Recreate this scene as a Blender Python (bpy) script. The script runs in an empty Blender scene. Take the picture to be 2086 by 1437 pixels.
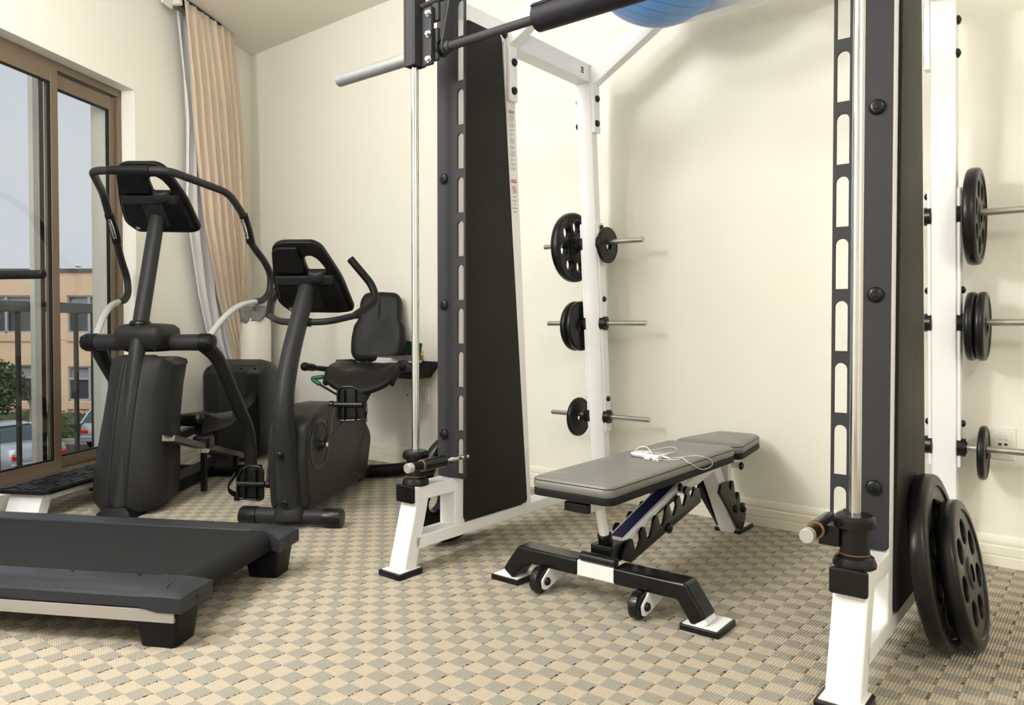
import bpy, bmesh, math, random
from mathutils import Vector, Matrix
random.seed(7)
PI = math.pi
S = bpy.context.scene
COL = S.collection
V = Vector

# ------------------------------------------------------------------ helpers
def tag(o, label=None, cat=None, group=None, kind=None):
    if label: o['label'] = label
    if cat: o['category'] = cat
    if group: o['group'] = group
    if kind: o['kind'] = kind
    return o

def empty(name, loc=(0, 0, 0), rz=0.0, label=None, cat=None, group=None, parent=None):
    o = bpy.data.objects.new(name, None)
    o.empty_display_size = .1
    o.location = loc
    o.rotation_euler = (0, 0, math.radians(rz))
    COL.objects.link(o)
    if parent: o.parent = parent
    return tag(o, label, cat, group)

def curve_mesh(polys, t, bevel=0.0, res=2):
    """filled 2D outline(s) with holes -> mesh of thickness t, centred on z=0"""
    cu = bpy.data.curves.new('tmp', 'CURVE')
    cu.dimensions = '2D'
    cu.fill_mode = 'BOTH'
    cu.extrude = max(t / 2 - bevel, 1e-4)
    cu.bevel_depth = bevel
    cu.bevel_resolution = res
    cu.offset = -bevel
    for p in polys:
        sp = cu.splines.new('POLY')
        sp.points.add(len(p) - 1)
        for q, (x, y) in zip(sp.points, p):
            q.co = (x, y, 0, 1)
        sp.use_cyclic_u = True
    ob = bpy.data.objects.new('tmp', cu)
    COL.objects.link(ob)
    dg = bpy.context.evaluated_depsgraph_get()
    me = bpy.data.meshes.new_from_object(ob.evaluated_get(dg))
    bpy.data.objects.remove(ob)
    bpy.data.curves.remove(cu)
    return me

def fillet(pts, r, n=5):
    """round the inner corners of a 3D polyline"""
    pts = [V(p) for p in pts]
    out = [pts[0]]
    for i in range(1, len(pts) - 1):
        a, b, c = pts[i - 1], pts[i], pts[i + 1]
        rr = min(r, (a - b).length * .48, (c - b).length * .48)
        p = b + (a - b).normalized() * rr
        q = b + (c - b).normalized() * rr
        for k in range(n + 1):
            t = k / n
            out.append(p * (1 - t) ** 2 + b * 2 * t * (1 - t) + q * t * t)
    out.append(pts[-1])
    return out

def spline(pts, n=6):
    """catmull-rom through points"""
    P = [V(p) for p in pts]
    P = [P[0] * 2 - P[1]] + P + [P[-1] * 2 - P[-2]]
    out = []
    for i in range(1, len(P) - 2):
        for k in range(n):
            t = k / n
            a, b, c, d = P[i - 1], P[i], P[i + 1], P[i + 2]
            out.append(.5 * ((2 * b) + (c - a) * t + (2 * a - 5 * b + 4 * c - d) * t * t + (3 * b - a - 3 * c + d) * t ** 3))
    out.append(P[-2])
    return out

def rrect(x0, y0, x1, y1, r, n=5):
    r = min(r, abs(x1 - x0) / 2 - 1e-5, abs(y1 - y0) / 2 - 1e-5)
    out = []
    for cx, cy, a in ((x1 - r, y0 + r, -90), (x1 - r, y1 - r, 0), (x0 + r, y1 - r, 90), (x0 + r, y0 + r, 180)):
        for k in range(n + 1):
            t = math.radians(a + 90 * k / n)
            out.append((cx + r * math.cos(t), cy + r * math.sin(t)))
    return out

def circle(cx, cy, r, n=32, ry=None):
    ry = ry or r
    return [(cx + r * math.cos(2 * PI * k / n), cy + ry * math.sin(2 * PI * k / n)) for k in range(n)]

def roundpoly(pts, r, n=4):
    """round all corners of a closed 2D polygon"""
    m = len(pts)
    out = []
    for i in range(m):
        a, b, c = V((*pts[i - 1], 0)), V((*pts[i], 0)), V((*pts[(i + 1) % m], 0))
        rr = min(r, (a - b).length * .45, (c - b).length * .45)
        p = b + (a - b).normalized() * rr
        q = b + (c - b).normalized() * rr
        for k in range(n + 1):
            t = k / n
            w = p * (1 - t) ** 2 + b * 2 * t * (1 - t) + q * t * t
            out.append((w.x, w.y))
    return out

YZ = Matrix(((0, 0, 1), (1, 0, 0), (0, 1, 0)))     # local x,y,z -> world y,z,x   (outline drawn in the y,z plane)
XZ = Matrix(((1, 0, 0), (0, 0, -1), (0, 1, 0)))    # outline drawn in the x,z plane, thickness along -y

class MB:
    def __init__(self):
        self.bm = bmesh.new()
    def box(self, c, s, rot=None):
        m = Matrix.Translation(c) @ (rot.to_4x4() if rot else Matrix()) @ Matrix.Diagonal((s[0], s[1], s[2], 1))
        bmesh.ops.create_cube(self.bm, size=1, matrix=m)
        return self
    def bb(self, x0, x1, y0, y1, z0, z1):
        return self.box(((x0 + x1) / 2, (y0 + y1) / 2, (z0 + z1) / 2), (abs(x1 - x0), abs(y1 - y0), abs(z1 - z0)))
    def rings(self, rings, closed=True, caps=True):
        bm = self.bm
        R = [[bm.verts.new(p) for p in r] for r in rings]
        n = len(R[0])
        for a, b in zip(R, R[1:]):
            for i in range(n if closed else n - 1):
                j = (i + 1) % n
                try: bm.faces.new((a[i], a[j], b[j], b[i]))
                except ValueError: pass
        if caps and closed:
            bm.faces.new(R[0][::-1]); bm.faces.new(R[-1])
        return self
    def tube(self, pts, r, n=14, caps=True, flat=None):
        pts = [V(p) for p in pts]
        rs = list(r) if isinstance(r, (list, tuple)) else [r] * len(pts)
        T = [(pts[min(i + 1, len(pts) - 1)] - pts[max(i - 1, 0)]).normalized() for i in range(len(pts))]
        up = V((0, 0, 1)) if abs(T[0].z) < .9 else V((1, 0, 0))
        nx = T[0].cross(up).normalized()
        rings = []
        for p, t, rr in zip(pts, T, rs):
            nx = (nx - t * nx.dot(t)).normalized()
            ny = t.cross(nx)
            rings.append([p + (nx * math.cos(2 * PI * k / n) + ny * math.sin(2 * PI * k / n)) * rr for k in range(n)])
        return self.rings(rings, caps=caps)
    def cyl(self, p0, p1, r0, r1=None, n=20):
        r1 = r0 if r1 is None else r1
        p0, p1 = V(p0), V(p1)
        return self.tube([p0, p1], [r0, r1], n)
    def bar(self, pts, w, h, side=(1, 0, 0)):
        """rectangular section swept along pts; w along 'side', h across it; mitred"""
        pts = [V(p) for p in pts]
        side = V(side).normalized()
        rings = []
        for i, p in enumerate(pts):
            if i == 0: t = (pts[1] - p).normalized(); k = 1
            elif i == len(pts) - 1: t = (p - pts[i - 1]).normalized(); k = 1
            else:
                a = (p - pts[i - 1]).normalized(); b = (pts[i + 1] - p).normalized()
                t = (a + b).normalized(); k = 1 / max(t.dot(a), .3)
            nn = t.cross(side).normalized() * (h / 2 * k)
            s = side * (w / 2)
            rings.append([p + s + nn, p - s + nn, p - s - nn, p + s - nn])
        return self.rings(rings)
    def lathe(self, prof, c=(0, 0, 0), axis='Z', n=32):
        M = {'Z': Matrix.Identity(3), 'X': YZ, 'Y': Matrix(((0, 1, 0), (0, 0, 1), (1, 0, 0)))}[axis]
        c = V(c)
        rings = []
        for k in range(n):
            a = 2 * PI * k / n
            rings.append([M @ V((r * math.cos(a), r * math.sin(a), z)) + c for r, z in prof])
        rings.append(rings[0])
        bm = self.bm
        R = [[bm.verts.new(p) for p in r] for r in rings[:-1]]
        R.append(R[0])
        m = len(prof)
        for a, b in zip(R, R[1:]):
            for i in range(m - 1):
                try: bm.faces.new((a[i], b[i], b[i + 1], a[i + 1]))
                except ValueError: pass
        bmesh.ops.remove_doubles(bm, verts=[v for r in R[:-1] for v in r], dist=1e-6)
        return self
    def sphere(self, c, r, s=(1, 1, 1), u=20, v=12):
        m = Matrix.Translation(c) @ Matrix.Diagonal((s[0], s[1], s[2], 1))
        bmesh.ops.create_uvsphere(self.bm, u_segments=u, v_segments=v, radius=r, matrix=m)
        return self
    def plate(self, polys, t, M=None, c=(0, 0, 0), bevel=0.0):
        me = curve_mesh(polys, t, bevel)
        b = bmesh.new(); b.from_mesh(me)
        bmesh.ops.remove_doubles(b, verts=b.verts[:], dist=1e-6)
        bmesh.ops.transform(b, matrix=Matrix.Translation(c) @ (M.to_4x4() if M is not None else Matrix()), verts=b.verts[:])
        b.to_mesh(me); b.free()
        self.bm.from_mesh(me)
        bpy.data.meshes.remove(me)
        return self
    def xf(self, m):
        bmesh.ops.transform(self.bm, matrix=m, verts=self.bm.verts[:])
        return self
    def build(self, name, mat, parent=None, bevel=0.0, seg=2, sharp=38, flat=False, label=None):
        bm = self.bm
        bmesh.ops.recalc_face_normals(bm, faces=bm.faces[:])
        me = bpy.data.meshes.new(name)
        bm.to_mesh(me); bm.free()
        o = bpy.data.objects.new(name, me)
        me.materials.append(mat)
        COL.objects.link(o)
        if not flat:
            me.polygons.foreach_set('use_smooth', [True] * len(me.polygons))
        if bevel:
            b = o.modifiers.new('bevel', 'BEVEL')
            b.width = bevel; b.segments = seg; b.limit_method = 'ANGLE'; b.angle_limit = math.radians(40)
            b.harden_normals = True
        elif not flat:
            me.set_sharp_from_angle(angle=math.radians(sharp))
        if parent: o.parent = parent
        if label: o['label'] = label
        return o

def each(name, mtl, parent, items, fn, **kw):
    """one object per item"""
    for it in items:
        m = MB(); fn(m, *it); m.build(name, mtl, parent, **kw)

def copy_tree(o, parent=None):
    c = o.copy()
    COL.objects.link(c)
    if parent: c.parent = parent
    for ch in list(o.children):
        copy_tree(ch, c)
    return c

# ------------------------------------------------------------------ materials
def mat(name, col, rough=.5, metal=0.0, bump=0.0, scale=200.0, var=0.0, vscale=3.0, coat=0.0, spec=None, sheen=0.0, aniso=0.0):
    m = bpy.data.materials.new(name)
    m.use_nodes = True
    nt = m.node_tree
    b = nt.nodes['Principled BSDF']
    b.inputs['Base Color'].default_value = (*col, 1)
    b.inputs['Roughness'].default_value = rough
    b.inputs['Metallic'].default_value = metal
    if coat: b.inputs['Coat Weight'].default_value = coat; b.inputs['Coat Roughness'].default_value = .15
    if spec is None and max(col) < .06 and not metal: spec = .17
    if spec is not None: b.inputs['Specular IOR Level'].default_value = spec
    if sheen: b.inputs['Sheen Weight'].default_value = sheen
    if aniso: b.inputs['Anisotropic'].default_value = aniso
    tc = nt.nodes.new('ShaderNodeTexCoord')
    if var:
        n = nt.nodes.new('ShaderNodeTexNoise'); n.inputs['Scale'].default_value = vscale; n.inputs['Detail'].default_value = 6
        nt.links.new(tc.outputs['Object'], n.inputs['Vector'])
        mx = nt.nodes.new('ShaderNodeMix'); mx.data_type = 'RGBA'
        mx.inputs['A'].default_value = (*[c * (1 - var) for c in col], 1)
        mx.inputs['B'].default_value = (*[min(1, c * (1 + var)) for c in col], 1)
        nt.links.new(n.outputs['Fac'], mx.inputs['Factor'])
        nt.links.new(mx.outputs['Result'], b.inputs['Base Color'])
        mr = nt.nodes.new('ShaderNodeMapRange')
        mr.inputs['To Min'].default_value = max(0, rough - .08); mr.inputs['To Max'].default_value = min(1, rough + .08)
        nt.links.new(n.outputs['Fac'], mr.inputs['Value'])
        nt.links.new(mr.outputs['Result'], b.inputs['Roughness'])
    if bump:
        n2 = nt.nodes.new('ShaderNodeTexNoise'); n2.inputs['Scale'].default_value = scale; n2.inputs['Detail'].default_value = 3
        nt.links.new(tc.outputs['Object'], n2.inputs['Vector'])
        bp = nt.nodes.new('ShaderNodeBump'); bp.inputs['Strength'].default_value = bump; bp.inputs['Distance'].default_value = .002
        nt.links.new(n2.outputs['Fac'], bp.inputs['Height'])
        nt.links.new(bp.outputs['Normal'], b.inputs['Normal'])
    return m

M = {}
M['wall'] = mat('cream_wall_paint', (.825, .805, .725), .75, bump=.12, scale=120, var=.02, vscale=1.5)
M['ceiling'] = mat('ceiling_paint', (.765, .735, .645), .8, bump=.12, scale=120, var=.02)
M['trim'] = mat('trim_paint', (.80, .775, .67), .45, bump=.05, scale=40)
M['reveal'] = mat('reveal_paint', (.80, .78, .72), .6, bump=.08, scale=120)
M['white'] = mat('white_powder_coat', (.84, .84, .855), .35, bump=.06, scale=500, var=.01)
M['dgrey'] = mat('charcoal_powder_coat', (.036, .0355, .039), .5, bump=.25, scale=900, var=.06, vscale=30)
M['panel'] = mat('black_panel', (.015, .0135, .0115), .5, bump=.3, scale=900, var=.1, vscale=8)
M['black'] = mat('black_paint', (.005, .005, .005), .22, spec=.35, bump=.05, scale=300)
M['rubber'] = mat('black_rubber', (.005, .005, .005), .30, spec=.32, bump=.05, scale=300, var=.1, vscale=10)
M['bumper'] = mat('urethane_black', (.007, .007, .008), .26, spec=.35, bump=.03, scale=200)
M['chrome'] = mat('chrome_steel', (.70, .705, .72), .14, 1.0)
M['steel'] = mat('worn_steel', (.50, .49, .45), .34, 1.0, bump=.05, scale=300, var=.12, vscale=40)
M['zinc'] = mat('dull_zinc', (.36, .37, .37), .5, .75, bump=.1, scale=250, var=.1, vscale=25)
M['bright'] = mat('bright_cap', (.50, .49, .48), .35, .5)
M['bronze'] = mat('bronze_ring', (.32, .16, .075), .45, .5)
M['bar'] = mat('grey_bar', (.033, .033, .037), .5, bump=.2, scale=700, var=.05, vscale=20)
M['foam'] = mat('foam_pad', (.014, .0135, .017), .5, bump=.35, scale=160, var=.1, vscale=6)
M['vinyl'] = mat('grey_vinyl', (.17, .165, .155), .36, bump=.12, scale=350, var=.03, vscale=8)
M['seam'] = mat('dark_stitch', (.03, .03, .032), .7)
M['padbase'] = mat('black_pad_base', (.010,.010,.010), .6, bump=.6, scale=500)
M['navy'] = mat('navy_vinyl', (.012, .016, .085), .35, bump=.1, scale=300, var=.15, vscale=20)
M['machine'] = mat('machine_grey', (.022, .022, .0235), .40, bump=.12, scale=500, var=.05, vscale=10)
M['machine2'] = mat('machine_plastic', (.019, .0185, .018), .42, bump=.2, scale=600, var=.06, vscale=10)
M['mblack'] = mat('black_plastic', (.006, .006, .0063), .42, bump=.15, scale=500)
M['grip'] = mat('grip_foam', (.007, .007, .007), .48, bump=.2, scale=500)
M['silver'] = mat('silver_tube', (.50, .52, .49), .35, .3, var=.03)
M['aluminium'] = mat('aluminium_strip', (.36, .34, .325), .42, .3, var=.03, vscale=20)
M['railgrey'] = mat('blue_grey_plastic', (.026, .0285, .034), .33, bump=.1, scale=500, var=.05, vscale=6)
M['railmetal'] = mat('pedal_rail_metal', (.13, .12, .105), .38, .5, var=.05, vscale=20)
M['belt'] = mat('treadmill_belt', (.013, .013, .014), .7, bump=.9, scale=420, var=.25, vscale=300)
M['seat'] = mat('seat_skin', (.012, .0115, .0105), .42, bump=.25, scale=400)
M['green'] = mat('green_grip', (.0, .10, .045), .5)
M['beige'] = mat('beige_drape', (.60, .49, .38), .9, bump=.5, scale=600, var=.05, vscale=60, sheen=.2)
M['sheer'] = mat('white_drape', (.66, .65, .66), .85, bump=.3, scale=600, var=.03, vscale=40)
M['frame'] = mat('bronze_frame', (.17, .125, .083), .42, .25, bump=.05, scale=300, var=.05, vscale=10)
M['framedark'] = mat('dark_gasket', (.012, .012, .011), .5)
M['framegrey'] = mat('grey_seal', (.30, .29, .25), .45, .2)
M['stucco'] = mat('grey_stucco', (.50, .485, .42), .9, bump=1.0, scale=70, var=.08, vscale=60)
M['railing'] = mat('dark_railing', (.035, .033, .03), .5, var=.1)
M['railtop'] = mat('railing_top', (.07, .07, .065), .45)
M['outlet'] = mat('outlet_plastic', (.80, .78, .72), .35)
M['outletdark'] = mat('outlet_slot', (.05, .045, .04), .6)
M['paper'] = mat('paper_pages', (.75, .74, .72), .8, var=.06, vscale=200)
M['paperdark'] = mat('dark_cover', (.12, .09, .10), .5)
M['folder'] = mat('green_cover', (.010, .05, .03), .4)
M['yellow'] = mat('yellow_cover', (.55, .42, .05), .45)
M['towel'] = mat('grey_towel', (.20, .195, .19), .95, bump=1.0, scale=250, var=.1, vscale=60)
M['bin'] = mat('bin_plastic', (.76, .73, .66), .5)
M['ipod'] = mat('white_gloss', (.86, .86, .86), .15, coat=.5)
M['screen'] = mat('grey_screen', (.30, .30, .28), .15)
M['red'] = mat('warning_red', (.65, .06, .05), .5)
M['ink'] = mat('label_ink', (.04, .04, .045), .6)
M['inkgrey'] = mat('small_print', (.34, .34, .36), .6)
M['sticker'] = mat('sticker_white', (.82, .82, .83), .4)
M['cable'] = mat('white_cable', (.85, .85, .85), .4)
M['peach'] = mat('peach_stucco', (.74, .52, .34), .9, bump=.3, scale=20, var=.06, vscale=.6)
M['peachtrim'] = mat('peach_sill', (.68, .47, .31), .85)
M['coping'] = mat('roof_coping', (.10, .09, .085), .6)
M['winframe'] = mat('grey_window_frame', (.38, .39, .40), .5)
M['winglass'] = mat('dark_window_glass', (.055, .060, .055), .12, var=.3, vscale=.8)
M['blind'] = mat('window_blind', (.28, .29, .28), .6, var=.1, vscale=3)
M['asphalt'] = mat('asphalt', (.055, .055, .058), .8, bump=.5, scale=8, var=.2, vscale=.8)
M['soil'] = mat('planting_soil', (.09, .07, .05), .95, bump=1, scale=10, var=.3, vscale=2)
M['kerb'] = mat('concrete_kerb', (.34, .32, .28), .85, var=.1, vscale=3)
M['leaf'] = mat('leaf_green', (.065, .10, .022), .7, var=.5, vscale=3)
M['hedge'] = mat('hedge_green', (.07, .09, .035), .8, var=.5, vscale=4)
M['bark'] = mat('bark', (.10, .07, .05), .9, bump=1, scale=20, var=.2)
M['stake'] = mat('stake_wood', (.20, .09, .05), .8, var=.2)
M['carsilver'] = mat('silver_car_paint', (.42, .44, .47), .3, .4, coat=.4)
M['carteal'] = mat('teal_car_paint', (.10, .30, .30), .3, .2, coat=.4)
M['carglass'] = mat('car_glass', (.05, .075, .085), .08)
M['tyre'] = mat('tyre', (.015, .015, .015), .8)
M['lamp_red'] = mat('tail_lamp_red', (.55, .02, .015), .2, coat=.5)
M['lamp_amber'] = mat('tail_lamp_amber', (.75, .25, .03), .2, coat=.5)
M['chrometrim'] = mat('car_trim', (.62, .63, .65), .25, .7)
M['plateblank'] = mat('number_plate', (.55, .56, .58), .4)
M['gull'] = mat('gull_white', (.82, .82, .82), .7)
M['gullgrey'] = mat('gull_grey', (.22, .23, .25), .7)
M['beak'] = mat('gull_beak', (.6, .4, .08), .5)
M['steptread'] = mat('step_tread', (.009,.009,.0095), .42, bump=.3, scale=400)

class NG:
    def __init__(self, nt): self.nt = nt
    def val(self, x, sock):
        if isinstance(x, (int, float)): sock.default_value = x
        else: self.nt.links.new(x, sock)
    def m(self, op, a, b=0.0, c=None):
        n = self.nt.nodes.new('ShaderNodeMath'); n.operation = op
        self.val(a, n.inputs[0]); self.val(b, n.inputs[1])
        if c is not None: self.val(c, n.inputs[2])
        return n.outputs[0]
    def mix(self, f, a, b):
        n = self.nt.nodes.new('ShaderNodeMix'); n.data_type = 'RGBA'
        self.val(f, n.inputs['Factor'])
        for x, k in ((a, 'A'), (b, 'B')):
            if isinstance(x, tuple): n.inputs[k].default_value = (*x, 1)
            else: self.nt.links.new(x, n.inputs[k])
        return n.outputs['Result']

def glass_mat():
    m = bpy.data.materials.new('window_glass')
    m.use_nodes = True
    nt = m.node_tree
    nt.nodes.remove(nt.nodes['Principled BSDF'])
    out = nt.nodes['Material Output']
    tr = nt.nodes.new('ShaderNodeBsdfTransparent'); tr.inputs['Color'].default_value = (.86, .88, .87, 1)
    gl = nt.nodes.new('ShaderNodeBsdfGlossy'); gl.inputs['Roughness'].default_value = .0; gl.inputs['Color'].default_value = (1, 1, 1, 1)
    g = NG(nt); ge = nt.nodes.new('ShaderNodeNewGeometry'); vm = nt.nodes.new('ShaderNodeVectorMath'); vm.operation = 'DOT_PRODUCT'
    nt.links.new(ge.outputs['Incoming'], vm.inputs[0]); nt.links.new(ge.outputs['Normal'], vm.inputs[1])
    c = g.m('ABSOLUTE', vm.outputs['Value'])
    fres = g.m('ADD', .055, g.m('MULTIPLY', .90, g.m('POWER', g.m('SUBTRACT', 1.0, c), 5.0)))
    tc = nt.nodes.new('ShaderNodeTexCoord')
    nz = nt.nodes.new('ShaderNodeTexNoise'); nz.inputs['Scale'].default_value = 1.2
    bp = nt.nodes.new('ShaderNodeBump'); bp.inputs['Strength'].default_value = .03; bp.inputs['Distance'].default_value = .01
    nt.links.new(tc.outputs['Object'], nz.inputs['Vector']); nt.links.new(nz.outputs['Fac'], bp.inputs['Height'])
    nt.links.new(bp.outputs['Normal'], gl.inputs['Normal'])
    mx = nt.nodes.new('ShaderNodeMixShader')
    nt.links.new(fres, mx.inputs['Fac'])
    nt.links.new(tr.outputs['BSDF'], mx.inputs[1]); nt.links.new(gl.outputs['BSDF'], mx.inputs[2])
    nt.links.new(mx.outputs['Shader'], out.inputs['Surface'])
    return m
M['glass'] = glass_mat()

def carpet_mat():
    m = bpy.data.materials.new('checked_loop_carpet')
    m.use_nodes = True
    nt = m.node_tree; g = NG(nt)
    b = nt.nodes['Principled BSDF']
    b.inputs['Roughness'].default_value = .95
    b.inputs['Specular IOR Level'].default_value = .15
    tc = nt.nodes.new('ShaderNodeTexCoord')
    wob = nt.nodes.new('ShaderNodeTexNoise'); wob.inputs['Scale'].default_value = 60
    nt.links.new(tc.outputs['Object'], wob.inputs['Vector'])
    sp = nt.nodes.new('ShaderNodeSeparateXYZ'); nt.links.new(tc.outputs['Object'], sp.inputs[0])
    w = g.m('MULTIPLY', g.m('SUBTRACT', wob.outputs['Fac'], .5), .004)
    x = g.m('ADD', sp.outputs['X'], w); y = g.m('ADD', sp.outputs['Y'], w)
    CX, CY = .0546, .0482
    X = g.m('ADD', g.m('DIVIDE', g.m('SUBTRACT', x, -1.532), CX), .5)
    Y = g.m('ADD', g.m('DIVIDE', g.m('SUBTRACT', y, 1.323), CY), .5)
    i = g.m('FLOOR', X); j = g.m('FLOOR', Y); fx = g.m('FRACT', X); fy = g.m('FRACT', Y)
    par = g.m('FLOORED_MODULO', g.m('ADD', i, j), 2.0)     # 0 = grey
    # yarn rows
    rib = g.m('MULTIPLY', fx, 7.0); ribf = g.m('FRACT', rib); ribi = g.m('ADD', g.m('FLOOR', rib), g.m('MULTIPLY', i, 7.0))
    lx = g.m('SINE', g.m('MULTIPLY', ribf, PI))
    ly0 = g.m('ADD', g.m('MULTIPLY', y, 1 / .0062), g.m('MULTIPLY', g.m('FLOORED_MODULO', ribi, 2.0), .5))
    ly = g.m('ABSOLUTE', g.m('SINE', g.m('MULTIPLY', ly0, PI)))
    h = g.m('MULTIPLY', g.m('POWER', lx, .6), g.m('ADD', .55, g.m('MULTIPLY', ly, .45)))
    # colours
    nz = nt.nodes.new('ShaderNodeTexNoise'); nz.inputs['Scale'].default_value = 260; nz.inputs['Detail'].default_value = 2
    nt.links.new(tc.outputs['Object'], nz.inputs['Vector'])
    f = g.m('MULTIPLY', nz.outputs['Fac'], 1.0)
    grey = g.mix(f, (.31, .295, .243), (.42, .40, .345))
    beige = g.mix(f, (.48, .412, .315), (.63, .552, .44))
    base = g.mix(par, grey, beige)
    # fleck threads along one edge of each grey cell
    wn = nt.nodes.new('ShaderNodeTexWhiteNoise'); wn.noise_dimensions = '3D'
    cv = nt.nodes.new('ShaderNodeCombineXYZ')
    nt.links.new(i, cv.inputs[0]); nt.links.new(g.m('FLOOR', g.m('MULTIPLY', y, 1 / .0036)), cv.inputs[1])
    nt.links.new(cv.outputs[0], wn.inputs['Vector'])
    n3 = nt.nodes.new('ShaderNodeTexNoise'); n3.inputs['Scale'].default_value = 45; n3.inputs['Detail'].default_value = 1
    nt.links.new(tc.outputs['Object'], n3.inputs['Vector'])
    cr = nt.nodes.new('ShaderNodeValToRGB')
    e = cr.color_ramp.elements
    cr.color_ramp.interpolation = 'CONSTANT'
    e[0].position = 0; e[0].color = (.02, .018, .022, 1)
    e[1].position = .30; e[1].color = (.17, .075, .025, 1)
    for p, c in ((.47, (.42, .22, .05, 1)), (.60, (.30, .25, .18, 1)), (.70, (.16, .085, .045, 1)), (.86, (.32, .27, .19, 1))):
        q = e.new(p); q.color = c
    nt.links.new(g.m('FRACT', g.m('ADD', g.m('MULTIPLY', n3.outputs['Fac'], 3.1), g.m('MULTIPLY', wn.outputs['Value'], .35))), cr.inputs['Fac'])
    thr = g.m('GREATER_THAN', fx, .885)
    on = g.m('MULTIPLY', g.m('MULTIPLY', thr, g.m('SUBTRACT', 1.0, par)), g.m('GREATER_THAN', wn.outputs['Value'], .40))
    col = g.mix(on, base, cr.outputs['Color'])
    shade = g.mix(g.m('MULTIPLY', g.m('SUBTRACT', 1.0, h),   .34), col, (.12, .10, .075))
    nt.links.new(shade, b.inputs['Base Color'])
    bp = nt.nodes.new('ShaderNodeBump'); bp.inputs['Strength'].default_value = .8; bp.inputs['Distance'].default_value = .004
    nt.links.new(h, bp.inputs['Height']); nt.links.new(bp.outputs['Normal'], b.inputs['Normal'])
    return m
M['carpet'] = carpet_mat()

def ball_mat():
    m = mat('blue_ball_vinyl', (.10, .27, .62), .38, bump=.05, scale=200, var=.04)
    nt = m.node_tree; g = NG(nt); b = nt.nodes['Principled BSDF']
    tc = nt.nodes.new('ShaderNodeTexCoord'); sp = nt.nodes.new('ShaderNodeSeparateXYZ')
    nt.links.new(tc.outputs['Object'], sp.inputs[0])
    zz = g.m('DIVIDE', sp.outputs['Z'], .305)
    lat = g.m('ARCSINE', zz)
    ln = g.m('LESS_THAN', g.m('FRACT', g.m('MULTIPLY', lat, 6.5)), .06)
    col = g.mix(ln, (.10, .27, .62), (.03, .10, .30))
    nt.links.new(col, b.inputs['Base Color'])
    return m
M['ball'] = ball_mat()

# ------------------------------------------------------------------ room
WY = 3.335                     # back wall plane
CORN = V((-5.351, WY, 0))
LA = 29.48                     # the window wall runs at this angle
LR = Matrix.Rotation(math.radians(LA), 4, 'Z')
LM = Matrix.Translation(CORN) @ LR         # window-wall frame: x = into the room, -y = toward the viewer
CH = 3.015
def lw(u, v, z): return LM @ V((u, v, z))

def struct(o): o['kind'] = 'structure'; return o

# floor outline: corner, back wall to right wall, right wall, rear wall, window wall
XR, YB = 2.3, -3.2
pB = lw(0, -(WY - YB) / math.cos(math.radians(LA)), 0)
foot = [(CORN.x, CORN.y), (XR, WY), (XR, YB), (pB.x, YB)]
def prism(poly, z0, z1):
    m = MB()
    m.rings([[V((x, y, z0)) for x, y in poly], [V((x, y, z1)) for x, y in poly]])
    return m
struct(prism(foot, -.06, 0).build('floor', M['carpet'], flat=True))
struct(prism([(CORN.x - .4, WY + .15), (XR + .15, WY + .15), (XR + .15, YB - .15), (pB.x - .3, YB - .15)], CH, CH + .12).build('ceiling', M['ceiling'], flat=True))
struct(MB().bb(CORN.x - .2, XR + .15, WY, WY + .15, -.3, CH).build('wall_back', M['wall'], flat=True))
struct(MB().bb(XR, XR + .15, YB - .15, WY, -.06, CH).build('wall_right', M['wall'], flat=True))
struct(MB().bb(pB.x - .2, XR, YB - .15, YB, -.06, CH).build('wall_front', M['wall'], flat=True))
# window wall with the opening (v from -4.2 to -1.393, z from .085 to 2.325)
OV0, OV1, OZ0, OZ1 = -4.3, -1.393, .085, 2.325
Ltot = (WY - YB) / math.cos(math.radians(LA))
w = MB()
TH = -.235
w.bb(TH, 0, OV1, .25, -.3, CH)
w.bb(TH, 0, OV0, OV1, OZ1, CH)
w.bb(TH, 0, OV0, OV1, -.3, OZ0)
w.bb(TH, 0, -Ltot, OV0, -.3, CH)
o = struct(w.build('wall_left', M['wall'], flat=True)); o.matrix_world = LM
# painted inner reveal and stucco outer reveal
r = MB()
r.bb(-.09, .0015, OV1 - .003, OV1 + .001, OZ0, OZ1)
r.bb(-.09, .0015, OV0, OV1, OZ1 - .003, OZ1 + .001)
o = struct(r.build('trim_1', M['reveal'], flat=True)); o.matrix_world = LM
o = struct(MB().bb(TH - .006, -.135, OV1 - .075, OV1 + .02, OZ0 - .2, OZ1 + .4).build('trim_2', M['stucco'], flat=True)); o.matrix_world = LM

def baseboard(name, length, mtx):
    prof = [(0, 0), (.016, 0), (.016, .036), (.012, .040), (.0155, .044), (.0155, .074), (.011, .079), (.013, .084), (.013, .096), (.006, .112), (0, .116)]
    m = MB()
    m.rings([[V((s, -y, z)) for y, z in prof] for s in (0, length)])
    o = struct(m.build(name, M['trim'], sharp=25)); o.matrix_world = mtx
    return o
baseboard('baseboard_back', XR - CORN.x - .02, Matrix.Translation((CORN.x + .02, WY, 0)))
baseboard('baseboard_left', -OV1 - .03, LM @ Matrix.Rotation(math.radians(90), 4, 'Z') @ Matrix.Translation((OV1, 0, 0)))
baseboard('baseboard_right', 6, Matrix.Translation((XR, WY, 0)) @ Matrix.Rotation(math.radians(-90), 4, 'Z'))

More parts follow.
